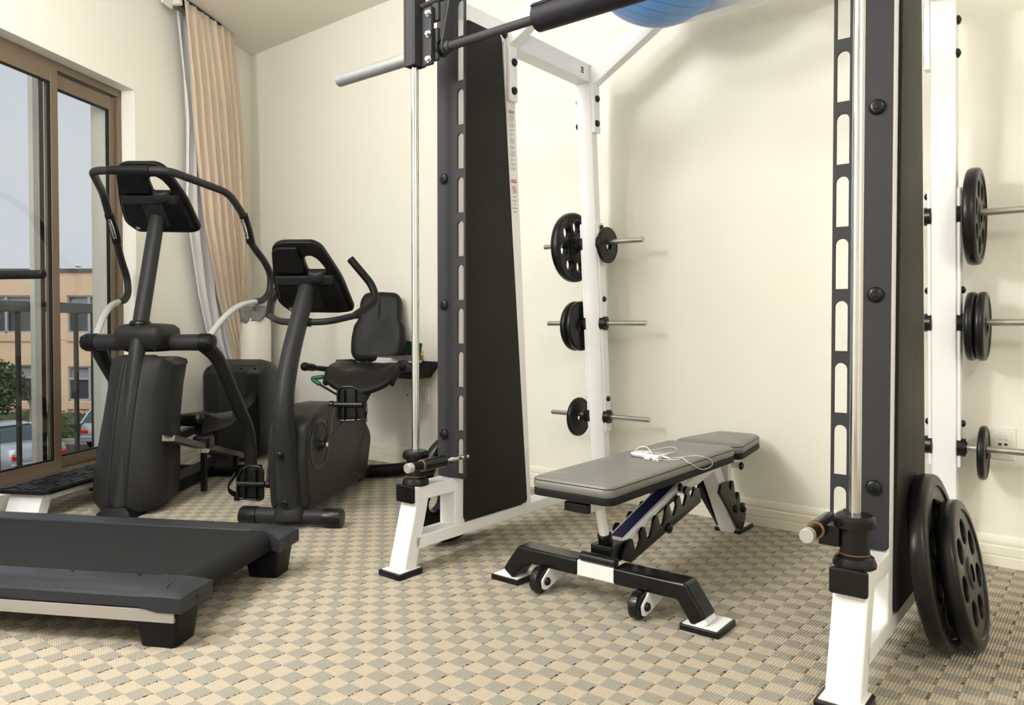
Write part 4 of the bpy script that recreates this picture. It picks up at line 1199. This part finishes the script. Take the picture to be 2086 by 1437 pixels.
each('housing_screw', M['rubber'], hb, [((.090, v, z), (.0955, v, z), .006) for v, z in ((-.01, .388), (.245, .365), (.41, .42), (.62, .10), (-.01, .09))], MB.cyl)
m = MB()
for i in range(16): m.tube([(.0935, .52 + i * .015, .12 + i * .011), (.0935, .62 + i * .012, .08 + i * .017)], .0012, 4)
m.build('housing_vent', M['rubber'], hb)
HV, HZ = .105, .352
for s in (-1, 1):
    ds = MB(); ds.lathe([(.122, .090 * s), (.118, .0955 * s), (.104, .0965 * s), (.100, .091 * s), (.0, .091 * s)], (0, HV, HZ), 'X', 48); ds = ds.build('crank_disc', M['rubber'], hb, sharp=40)
    m = MB()
    for ring in range(5):
        r_ = .052 + ring * .0105
        for i in range(30 + ring * 5):
            a = 2 * PI * (i + .5 * (ring % 2)) / (30 + ring * 5)
            y_, z_ = HV + r_ * math.cos(a), HZ + r_ * math.sin(a)
            m.box((.0915 * s, y_, z_), (.0022, .0034, .0034))
    o_ = m.build('disc_dimples', M['machine'], ds, flat=True); o_['kind'] = 'stuff'
    m = MB(); m.lathe([(.0, .118 * s), (.018, .118 * s), (.022, .105 * s), (.032, .098 * s), (.034, .091 * s)], (0, HV, HZ), 'X', 28); m.build('crank_hub', M['rubber'], ds, sharp=40)
    tz = HZ + s * .182; tv = HV + s * .035
    ar = MB(); ar.bar([(.118 * s, HV, HZ), (.135 * s, HV + s * .01, HZ + s * .06), (.140 * s, tv, tz)], .016, .028); ar.cyl((.128 * s, tv, tz), (.150 * s, tv, tz), .017, n=20); ar = ar.build('crank_arm', M['rubber'], bike, bevel=.004)
    m = MB(); m.cyl((.118 * s, HV, HZ), (.130 * s, HV, HZ), .012, n=16); m.build('crank_bolt', M['chrome'], ar, bevel=.002)
    pd = MB(); x0, x1 = .155 * s, .288 * s
    pd.cyl((x0, tv, tz), (x1, tv, tz), .0135, n=20)
    po = roundpoly([(.166, -.066), (.182, -.076), (.280, -.070), (.292, -.052), (.290, .030), (.270, .066), (.230, .084), (.182, .080), (.166, .062)], .012, 3)
    po = [(x * s, z) for x, z in po]
    pd.plate([po], .010, XZ, (0, tv + .014, tz), bevel=.002)
    rim = [V((x, tv + .004, tz + z)) for x, z in po]
    pd.tube(rim + [rim[0]], .0055, 8, caps=False)
    for xx in (.198, .252): pd.box((xx * s, tv + .002, tz), (.005, .024, .138))
    pd = pd.build('pedal', M['rubber'], bike)
    st = MB(); sp_ = spline([(.288 * s, tv + .01, tz - .060), (.312 * s, tv - .02, tz - .035), (.318 * s, tv - .03, tz - .005), (.296 * s, tv - .005, tz + .045)], 6)
    st.rings([[p + V((0, 0, -.013)), p + V((0, .004, 0)), p + V((0, 0, .013)), p + V((0, -.004, 0))] for p in sp_]); st.box((.292 * s, tv + .005, tz - .066), (.024, .020, .028)); st.build('pedal_strap', M['rubber'], pd)
# rear stabiliser
MB().tube(spline([(-.40, 1.50, .045), (-.30, 1.24, .045), (-.15, 1.10, .045), (0, 1.05, .045), (.15, 1.10, .045), (.30, 1.24, .045), (.40, 1.50, .045)], 6), .038, 20).build('rear_stabiliser', M['mblack'], bike)
MB().bb(-.05, .05, .84, 1.06, .03, .085).build('base_tube', M['mblack'], bike, bevel=.01)
m = MB(); m.tube(spline([(.0, .86, .09), (.0, .93, .22), (0, .98, .38), (0, 1.02, .52)], 6), .036, 20); m.build('seat_post', M['machine2'], bike)
m = MB(); m.bar([(0, .76, .395), (0, 1.30, .640)], .085, .075); m.build('seat_rail', M['mblack'], bike, bevel=.006)
each('rail_bolt', M['chrome'], bike, [([(.010, .043), (.010, .052), (.005, .060), (0, .060)], (0, v, z), 'X', 12) for v, z in ((.88, .455), (1.02, .52), (1.14, .575))], MB.lathe)
# saddle
rows = []
NU, NV = 28, 14
for j in range(NV + 1):
    v = j / NV
    row = []
    for i in range(NU + 1):
        u = -1 + 2 * i / NU
        hw = .245 * (1 - .10 * (1 - v) ** 2)
        y = .955 + .30 * v - .055 * (1 - u * u) * (1 - v) ** 2
        z = .642 + .032 * u * u + .030 * v - (.105 * (1 - u * u * .55) + .02) * max(0, 1 - v / .42) ** 2 - .022 * math.exp(-((abs(u) - .45) / .25) ** 2) * math.sin(PI * min(1, v * 1.1))
        z -= .05 * max(0, abs(u) - .86) / .14
        row.append(V((u * hw, y, z)))
    rows.append(row)
m = MB(); m.rings(rows, closed=False)
st = m.build('saddle', M['seat'], bike, sharp=180)
so = st.modifiers.new('thick', 'SOLIDIFY'); so.thickness = .04; so.offset = -1
sb = st.modifiers.new('sub', 'SUBSURF'); sb.levels = 1; sb.render_levels = 2
# backrest
bm_ = Matrix.Translation((0, 1.285, .665)) @ Matrix.Rotation(math.radians(-16), 4, 'X')
def bpt(x, h, d): return bm_ @ V((x, d, h))
ol = []
for x, h in ((-.125, .02), (.125, .02), (.165, .06), (.172, .16), (.160, .255), (.138, .285), (.132, .42), (.105, .468), (0, .476), (-.105, .468), (-.132, .42), (-.138, .285), (-.160, .255), (-.172, .16), (-.165, .06)): ol.append((x, h))
ol = roundpoly(ol, .035, 4)
cx_, cy_ = 0, .24
m = MB()
def shr(f, g=None): return [(cx_ + (x - cx_) * f, cy_ + (h - cy_) * (g or f)) for x, h in ol]
rr = []
for f_, d in ((.93, .075), (.985, .070), (1.0, .055), (1.0, .035), (.985, .016), (.93, .004), (.80, -.001), (.5, .004), (.15, .008)):
    rr.append([bpt(x, h, d) for x, h in shr(f_)])
m.rings(rr)
m.build('backrest', M['seat'], bike, sharp=180)
m = MB(); m.tube([bpt(0, .29, .000), bpt(0, .36, -.004), bpt(0, .44, 0.002)], [.002, .006, .002], 10); m.build('backrest_ridge', M['seat'], bike)
for s in (-1, 1): MB().bar([(s * .055, 1.275, .60), (s * .055, 1.335, .72)], .026, .012).build('backrest_bar', M['mblack'], bike, bevel=.002)
MB().bb(-.13, .13, 1.262, 1.30, .615, .650).build('backrest_mount', M['mblack'], bike, bevel=.004)
for s in (-1, 1):
    h = MB(); h.tube(fillet([(s * .285, .875, .668), (s * .285, 1.09, .645), (s * .10, 1.22, .62)], .08), .016, 14); h = h.build('seat_handle', M['machine'], bike)
    m = MB(); m.cyl((s * .285, .885, .667), (s * .285, 1.0, .6555), .022, n=20); m.sphere((s * .285, .878, .6675), .025); m.build('handle_grip', M['grip'], h)
lv = MB(); lv.tube(fillet([(-.06, .84, .500), (-.166, .80, .572), (-.215, .80, .606), (-.150, .80, .616)], .02), .0065, 10); lv = lv.build('seat_lever', M['rubber'], bike)
MB().tube(fillet([(-.168, .80, .574), (-.217, .80, .607), (-.150, .80, .616)], .02), .0125, 14).build('lever_grip', M['green'], lv, label='green lever grip')
# handlebar
hp_ = [(-.135, .42, 1.235), (-.245, .44, 1.10), (-.272, .41, 1.02), (-.213, .26, .948), (-.12, .155, .918), (0, .13, .915), (.12, .155, .918), (.213, .26, .948), (.272, .41, 1.02), (.245, .44, 1.10), (.135, .42, 1.235)]
hb = MB(); hb.tube(fillet(hp_[3:8], .05), .0155, 16); hb.cyl((-.045, .128, .915), (.045, .128, .915), .020, n=20); hb = hb.build('handlebar', M['machine'], bike)
for s, seq in ((-1, hp_[:4]), (1, hp_[:6:-1])):
    g_ = MB(); g_.tube(fillet(list(seq) + [], .055), .0195, 16); g_.build('handlebar_grip', M['grip'], hb, bevel=.004)
console(bike, (.062, 1.275), (.335, .965))

# ------------------------------------------------------------------ elliptical trainer
el = empty('elliptical_trainer', (-3.645, 1.561, 0), 39, 'dark grey elliptical cross trainer standing by the window', 'elliptical trainer')
MB().tube([(0, .012, .02), (0, .107, .437), (0, .231, .909), (0, .418, 1.46)], .0375, 28).build('mast', M['machine'], el)
m = MB(); m.rings([[V((x, y, 0)) for x, y in rrect(-.085, -.055, .085, .13, .01)], [V((x, y, .03)) for x, y in rrect(-.078, -.048, .078, .12, .01)], [V((x, y, .055)) for x, y in rrect(-.05, -.03, .05, .10, .01)]]); m.build('mast_foot', M['mblack'], el, bevel=.003)
MB().bb(-.065, .065, .08, 1.55, .012, .075).build('base_beam', M['mblack'], el, bevel=.008)
MB().cyl((-.34, .985, .035), (.34, .985, .035), .034, n=20).build('rear_stabiliser', M['mblack'], el)
# front shroud: horizontal sections (z, half width, mast v)
def shroud():
    m = MB(); rings = []
    for z, hw, vf, vb, rg in ((.018, .125, -.005, .26, .085), (.06, .165, -.010, .30, .105), (.16, .170, .000, .31, .108), (.30, .163, .025, .33, .102), (.45, .152, .06, .36, .098), (.60, .150, .105, .40, .104), (.70, .153, .140, .435, .116), (.742, .156, .165, .45, .122), (.756, .120, .185, .42, .085)):
        zt = z
        sec = []
        half = [(.036, vf + .012), (.046, vf + .002), (.060, vf + .004), (rg - .006, vf + .034), (rg + .006, vf + .040), (hw - .008, vf + .085), (hw, vf + .105), (hw + .004, vb - .04), (hw - .02, vb)]
        for x, y in half: sec.append(V((x, y, zt - (.035 if (z > .73 and x > rg) else 0) * (x - rg) / (hw - rg + 1e-6))))
        for x, y in reversed(half): sec.append(V((-x, y, zt - (.035 if (z > .73 and x > rg) else 0) * (x - rg) / (hw - rg + 1e-6))))
        rings.append(sec)
    m.rings(rings)
    return m.build('front_shroud', M['machine2'], el, bevel=.004, seg=2)
sh = shroud()
m = MB(); m.cyl((.135, .232, .700), (.135, .205, .700), .006, n=10); m.build('shroud_screw', M['rubber'], sh)
# pivot tube and cover
MB().cyl((-.285, .315, .815), (.285, .315, .815), .042, n=28).build('pivot_tube', M['machine'], el)
for s in (-1, 1):
    m = MB(); m.lathe([(.0425, .262 * s), (.046, .264 * s), (.046, .310 * s), (.036, .332 * s), (0, .338 * s)], (0, .315, .815), 'X', 28); c = m.build('pivot_cap', M['mblack'], el, sharp=50)
    m = MB(); m.box((s * .312, .278, .825), (.03, .012, .040)); m.build('cap_insert', M['rubber'], c, bevel=.004)
m = MB()
rr = []
for z, sx, y0, y1 in ((.770, .085, .225, .40), (.790, .115, .19, .43), (.850, .122, .17, .44), (.885, .118, .175, .44), (.905, .10, .20, .42), (.912, .06, .24, .38)):
    rr.append([V((x, y, z)) for x, y in rrect(-sx, y0, sx, y1, .045, 5)])
m.rings(rr); cv = m.build('pivot_cover', M['machine2'], el, sharp=60)
m = MB(); m.cyl((.09, .205, .785), (.09, .185, .785), .006, n=10); m.build('cover_screw', M['rubber'], cv)
m = MB(); m.lathe([(.050, 0), (.048, .012), (.040, .018)], (0, .23, .908)); m.build('mast_boot', M['rubber'], el)
# swing arms, pedal rails, pedals
for s in (-1, 1):
    ar = MB(); ar.tube(fillet([(s * .270, .335, .800), (s * .300, .42, .745), (s * .302, .90, .275), (s * .302, .925, .055)], .13, 8), .037, 20); ar = ar.build('swing_arm', M['machine'], el)
    rl = MB()
    a_, b_ = V((s * .205, .075 if s > 0 else .45, .362 if s > 0 else .265)), V((s * .205, 1.04, .112))
    t_ = (b_ - a_).normalized(); n_ = V((1, 0, 0)).cross(t_).normalized()
    prof = [(-.030, -.012), (.030, -.012), (.030, .016), (.024, .016), (.018, .004), (.0, -.002), (-.018, .004), (-.024, .016), (-.030, .016)]
    rl.rings([[p + V((1, 0, 0)) * x + n_ * (-z if n_.z < 0 else z) for x, z in prof] for p in (a_, b_)]); rl.build('pedal_rail', M['railmetal'], el, sharp=30)
    each('rail_support', M['mblack'], el, [(s * .205 - .012, s * .205 + .012, .93, .96, .065, .135), (s * .205 - .012, s * .205 + .012, .47, .50, .02, .255)], MB.bb)
    pz = .385 if s > 0 else .285
    pv = .50 if s > 0 else .38
    px = s * .13
    pd = MB()
    outl = roundpoly([(px - .085, pv), (px + .06, pv - .03), (px + .085, pv + .05), (px + .08, pv + .40), (px - .08, pv + .40)], .05, 5)
    lo = [V((x, y, pz - .02 - (y - pv) * .05)) for x, y in outl]; hi = [V((px + (x - px) * 1.04, y + (y - pv - .2) * .03, pz + .04 - (y - pv) * .06)) for x, y in outl]
    pd.rings([lo, hi], caps=False); pd.bm.faces.new([pd.bm.verts.new(p + V((0, 0, .012))) for p in lo])
    for i in range(11): pd.box((px, pv + .04 + i * .032, pz - .0 - (.04 + i * .032) * .05), (.12, .012, .008))
    pd = pd.build('pedal', M['rubber'], el, sharp=50); so = pd.modifiers.new('t', 'SOLIDIFY'); so.thickness = .006
    m = MB(); m.bar([(px + s * .02, pv + .05, pz - .05), (px + s * .02, pv + .45, pz - .055), (s * .14, 1.56, .46 if s > 0 else .28)], .04, .05); m.build('pedal_link', M['machine2'], el, bevel=.004)
    m = MB(); m.bb(s * .205 - .045, s * .205 + .045, pv - .06, pv + .03, .29 - (pv - .3) * .2, .36 - (pv - .3) * .2); ro = m.build('roller_cover', M['rubber'], el, bevel=.015)
    each('roller', M['bin'], ro, [((s * .205 + d - .013, pv - .03, .292 - (pv - .3) * .2), (s * .205 + d + .013, pv - .03, .292 - (pv - .3) * .2), .026) for d in (-.016, .016)], MB.cyl)
# flywheel housing
m = MB(); rr = []
for v, hw, z0, z1 in ((1.44, .185, .05, .60), (1.46, .200, .035, .632), (1.60, .205, .03, .662), (1.80, .190, .03, .640), (1.93, .155, .03, .55), (1.97, .11, .05, .45)):
    sec = []
    for x, z in rrect(-hw, z0, hw, z1, .07, 5): sec.append(V((x, v + (z < .3) * 0, z + .018 * (1 - (x / hw) ** 2) * (z > .4))))
    rr.append(sec)
m.rings(rr); fw = m.build('flywheel_housing', M['machine2'], el, sharp=45)
for s in (-1, 1):
    m = MB(); m.plate([rrect(s * .14 - .038, .07, s * .14 + .038, .585, .012)], .006, XZ, (0, 1.4405, 0)); m.build('link_slot', M['rubber'], fw)
m = MB(); m.plate([rrect(-.092, .07, .092, .60, .01)], .012, XZ, (0, 1.437, 0), bevel=.003); m.build('front_cover', M['machine2'], fw)
each('housing_screw', M['rubber'], fw, [((x, 1.452, .618), (x, 1.438, .616), .006) for x in (-.15, -.06, .06, .15)], MB.cyl)
# fixed handlebars
def mir(p, s): return (p[0] * s, p[1], p[2])
arm_r = [(.0, .135, 1.648), (.185, .145, 1.648), (.335, .52, 1.605), (.370, .645, 1.50), (.372, .70, 1.43), (.376, .735, 1.36), (.415, .86, 1.265), (.425, .935, 1.19), (.415, .93, 1.09), (.400, .86, 1.045), (.388, .765, 1.035)]
hb = MB()
full = [mir(p, -1) for p in arm_r[:0:-1]] + arm_r
hb.tube(fillet(full, .06, 6), .0195, 18); hb = hb.build('handlebar', M['machine'], el)
m = MB(); m.cyl((-.10, .135, 1.648), (.10, .135, 1.648), .021, n=20); m.build('bar_sleeve', M['grip'], hb)
for s in (-1, 1):
    g_ = MB(); g_.tube([mir((.3685, .638, 1.508), s), mir((.372, .70, 1.43), s), mir((.3755, .733, 1.365), s)], .0235, 18); g_ = g_.build('pulse_grip', M['grip'], hb)
    m = MB()
    d_ = V((-.25 * s, -.97, 0)) * .0215
    a_, b_ = V(mir((.370, .655, 1.485), s)), V(mir((.374, .722, 1.385), s))
    m.tube([a_ + d_, (a_ + b_) / 2 + d_, b_ + d_], [.009, .011, .009], 10); m.build('pulse_sensor', M['chrome'], g_)
    each('sensor_screw', M['rubber'], g_, [(a_.lerp(b_, t_) + d_ * 1.45, .0045) for t_ in (.15, .85)], MB.sphere)
    MB().tube(spline([mir(p, s) for p in ((.288, .345, .835), (.318, .47, .935), (.350, .61, 1.005), (.388, .765, 1.035))], 6), .0165, 16).build('handle_strut', M['silver'], el, label='pale silver curved strut')
console(el, (.235, 1.700), (.505, 1.395), 1.05)
m = MB(); m.bb(-.06, .06, .13, .20, 1.625, 1.645); m.build('bar_bracket', M['mblack'], el, bevel=.003)

# ------------------------------------------------------------------ treadmill
TA = 29.48
T0 = Matrix.Rotation(math.radians(TA), 4, 'Z') @ Matrix.Translation((-1.24, 2.24, 0))
tm = empty('treadmill', label='blue grey treadmill with black belt in the near left', cat='treadmill'); tm.matrix_world = T0
LEN = -1.62
for s in (-1, 1):
    def prof(v_out, v_in, z):
        return [(v_out, .118), (v_out, .146), (v_out + (v_in - v_out) * .05, .154), (v_out + (v_in - v_out) * .10, .157), (v_out + (v_in - v_out) * .17, .166), (v_out + (v_in - v_out) * .26, .1715), (v_out + (v_in - v_out) * .45, .174), (v_out + (v_in - v_out) * .95, .170), (v_in, .163), (v_in, .118)]
    vo, vi = s * .361, s * .245
    m = MB(); m.rings([[V((u, v, z)) for v, z in prof(vo, vi, 0)] for u in (-.062, LEN)]); m.build('side_rail', M['railgrey'], tm, sharp=25)
    # end cap, chamfered towards the end
    m = MB()
    secs = [(-.135, .118, .148, .166, .1755, .172), (-.075, .105, .150, .167, .1755, .172), (-.030, .105, .150, .160, .166, .163), (-.001, .105, .149, .151, .152, .150)]
    rr = []
    for u, z0, z1, z2, z3, z4 in secs:
        vi2 = s * (.2445 if u < -.1 else .243 if u < -.05 else .225 if u < -.02 else .205)
        rr.append([V((u, s * .364, z0)), V((u, s * .364, z1)), V((u, s * .345, z2)), V((u, s * .31, z3)), V((u, vi2, z4)), V((u, vi2, z0))])
    m.rings(rr); ec = m.build('end_cap', M['railgrey'], tm, bevel=.002)
    m = MB(); m.cyl((-.008, s * .285, .128), (.001, s * .285, .128), .007, n=14); m.build('cap_hole', M['rubber'], ec)
    m = MB(); m.plate([roundpoly([(-.30, .116), (-1.35, .116), (-1.35, .128), (-.9, .124), (-.6, .112)], .004, 2)], .0, XZ, (0, s * .36, 0)) if False else None
    MB().bb(LEN, -.028, s * .333, s * .359, .076, .112).build('rail_strip', M['aluminium'], tm, bevel=.002)
    m = MB()
    for u0, u1 in ((-.155, -.022),):
        b0 = [V((u, v, 0)) for u, v in rrect(-.140, s * .296 - .048, -.032, s * .296 + .048, .012, 4)]
        b1 = [V((u, v, .108)) for u, v in rrect(-.160, s * .296 - .060, -.020, s * .296 + .060, .012, 4)]
        m.rings([b0, b1])
    m.build('rubber_foot', M['mblack'], tm, bevel=.004)
    m = MB(); m.rings([[V((u, v, 0)) for u, v in rrect(-1.40, s * .296 - .048, -1.29, s * .296 + .048, .012, 4)], [V((u, v, .078)) for u, v in rrect(-1.42, s * .296 - .06, -1.27, s * .296 + .06, .012, 4)]]); m.build('rubber_foot', M['mblack'], tm, bevel=.004)
    # upright, handrail
    m = MB(); m.tube(fillet([(-1.48, s * .33, .10), (-1.56, s * .33, 1.05), (-1.66, s * .33, 1.28)], .1), .032, 18); m.build('upright', M['machine'], tm)
    MB().cyl((-1.58, s * .30, 1.0955), (-1.0, s * .30, 1.0955), .0175, n=20).build('handrail', M['grip'], tm, bevel=.008, seg=3)
MB().bb(LEN, -.09, -.335, .335, .080, .150).build('deck', M['mblack'], tm)
m = MB()
bp_ = [(LEN, .1665), (-.085, .1665)]
for k in range(9):
    a = PI / 2 - PI * k / 8
    bp_.append((-.085 + .040 * math.cos(a), .1265 + .040 * math.sin(a)))
bp_.append((-.3, .0865)); bp_.append((LEN, .0865))
m.rings([[V((u, v, z)) for u, z in bp_] for v in (-.247, .247)], closed=False); bo = m.build('belt', M['belt'], tm, sharp=40)
m = MB(); m.box((-1.0, -.247, .1668), (.9, .003, .0015)); m.build('belt_edge', M['machine'], bo)
each('rail_screw', M['rubber'], tm, [((u, -.262, .168), (u, -.262, .1735), .0045) for u in (-.20, -.42)], MB.cyl)
# motor hood and console (beyond the left edge of the picture)
m = MB(); m.rings([[V((LEN, v, z)) for v, z in ((-.36, .05), (.36, .05), (.36, .17), (.30, .25), (-.30, .25), (-.36, .17))], [V((LEN - .30, v, z)) for v, z in ((-.32, .05), (.32, .05), (.32, .15), (.27, .19), (-.27, .19), (-.32, .15))]]); m.build('motor_hood', M['railgrey'], tm, bevel=.012)
m = MB(); m.box((-1.63, 0, 1.30), (.10, .66, .26), Matrix.Rotation(math.radians(-25), 3, 'Y')); m.build('console', M['mblack'], tm, bevel=.02)

# ------------------------------------------------------------------ low step platform by the window
sp = empty('step_platform', (-3.955, 1.262, 0), 31.0, 'low white framed step platform with black tread under the window', 'step platform')
m = MB(); m.plate([rrect(-.135, 0, .135, .86, .035, 5)], .018, None, (0, 0, .127), bevel=.003); dk = m.build('tread_board', M['steptread'], sp)
m = MB()
for i in range(9):
    for j in range(6):
        w_, l_ = .041, .088
        x = -.108 + j * .0432; y = .018 + i * .094 + (.03 if j in (1, 4) else 0)
        if j in (2, 3) and i % 2: w_ = .022
        m.box((x, y + l_ / 2, .137), (w_ - .006, l_ - .008, .006))
m.build('tread_blocks', M['steptread'], dk, bevel=.002)
m = MB(); m.bb(-.10, .10, .05, .82, .085, .118)
m.rings([[V((x, y, z)) for x, y, z in ((-.085, -.015, 0), (.085, -.015, 0), (.085, .055, 0), (-.085, .055, 0))], [V((x, y, z)) for x, y, z in ((-.085, .035, .118), (.085, .035, .118), (.085, .105, .118), (-.085, .105, .118))]])
m.build('frame', M['white'], sp, bevel=.005)
m = MB(); m.rings([[V((x, y, z)) for x, y, z in ((-.10, .62, .018), (.10, .62, .018), (.10, .74, .018), (-.10, .74, .018))], [V((x, y, z)) for x, y, z in ((-.085, .68, .118), (.085, .68, .118), (.085, .75, .118), (-.085, .75, .118))]]); m.build('rear_leg', M['white'], sp, bevel=.004)
m = MB(); m.bb(-.115, .115, .60, .76, 0, .018); m.build('foot_pad', M['rubber'], sp, bevel=.004)

# ------------------------------------------------------------------ world, added facade sun, camera
wd = bpy.data.worlds.new('overcast_sky'); S.world = wd; wd.use_nodes = True
nt = wd.node_tree
bg = nt.nodes['Background']
tc = nt.nodes.new('ShaderNodeTexCoord'); nz = nt.nodes.new('ShaderNodeTexNoise'); nz.inputs['Scale'].default_value = 2.2; nz.inputs['Detail'].default_value = 4
cr = nt.nodes.new('ShaderNodeValToRGB')
cr.color_ramp.elements[0].position = .3; cr.color_ramp.elements[0].color = (.50, .55, .63, 1)
cr.color_ramp.elements[1].position = .75; cr.color_ramp.elements[1].color = (.68, .70, .73, 1)
nt.links.new(tc.outputs['Generated'], nz.inputs['Vector']); nt.links.new(nz.outputs['Fac'], cr.inputs['Fac']); nt.links.new(cr.outputs['Color'], bg.inputs['Color'])
bg.inputs['Strength'].default_value = 1.15
sd = bpy.data.lights.new('facade_fill_sun', 'SUN'); sd.energy = 1.9; sd.angle = math.radians(60); sd.color = (1, .97, .92)  # lamp added to brighten the building opposite under the overcast sky
so = bpy.data.objects.new('facade_fill_sun', sd); COL.objects.link(so)
so.rotation_euler = V((-.63, .78, -.95)).to_track_quat('-Z', 'Y').to_euler()

cam = bpy.data.cameras.new('camera'); co = bpy.data.objects.new('camera', cam); COL.objects.link(co)
co.location = (0, 0, .9)
co.rotation_euler = (math.radians(90 - 1.135), 0, math.radians(39.13))
cam.sensor_fit = 'HORIZONTAL'; cam.sensor_width = 36
cam.lens = 1537.6 / 2086 * 36
cam.shift_y = -24.36 / 2086
cam.clip_start = .05; cam.clip_end = 200
S.camera = co
S.view_settings.view_transform = 'Standard'; S.view_settings.look = 'None'; S.view_settings.gamma = 1; S.view_settings.use_curve_mapping = False
S.view_settings.exposure = 0.0
S.cycles.max_bounces = 10; S.cycles.diffuse_bounces = 6; S.cycles.transparent_max_bounces = 16
S.cycles.use_denoising = True
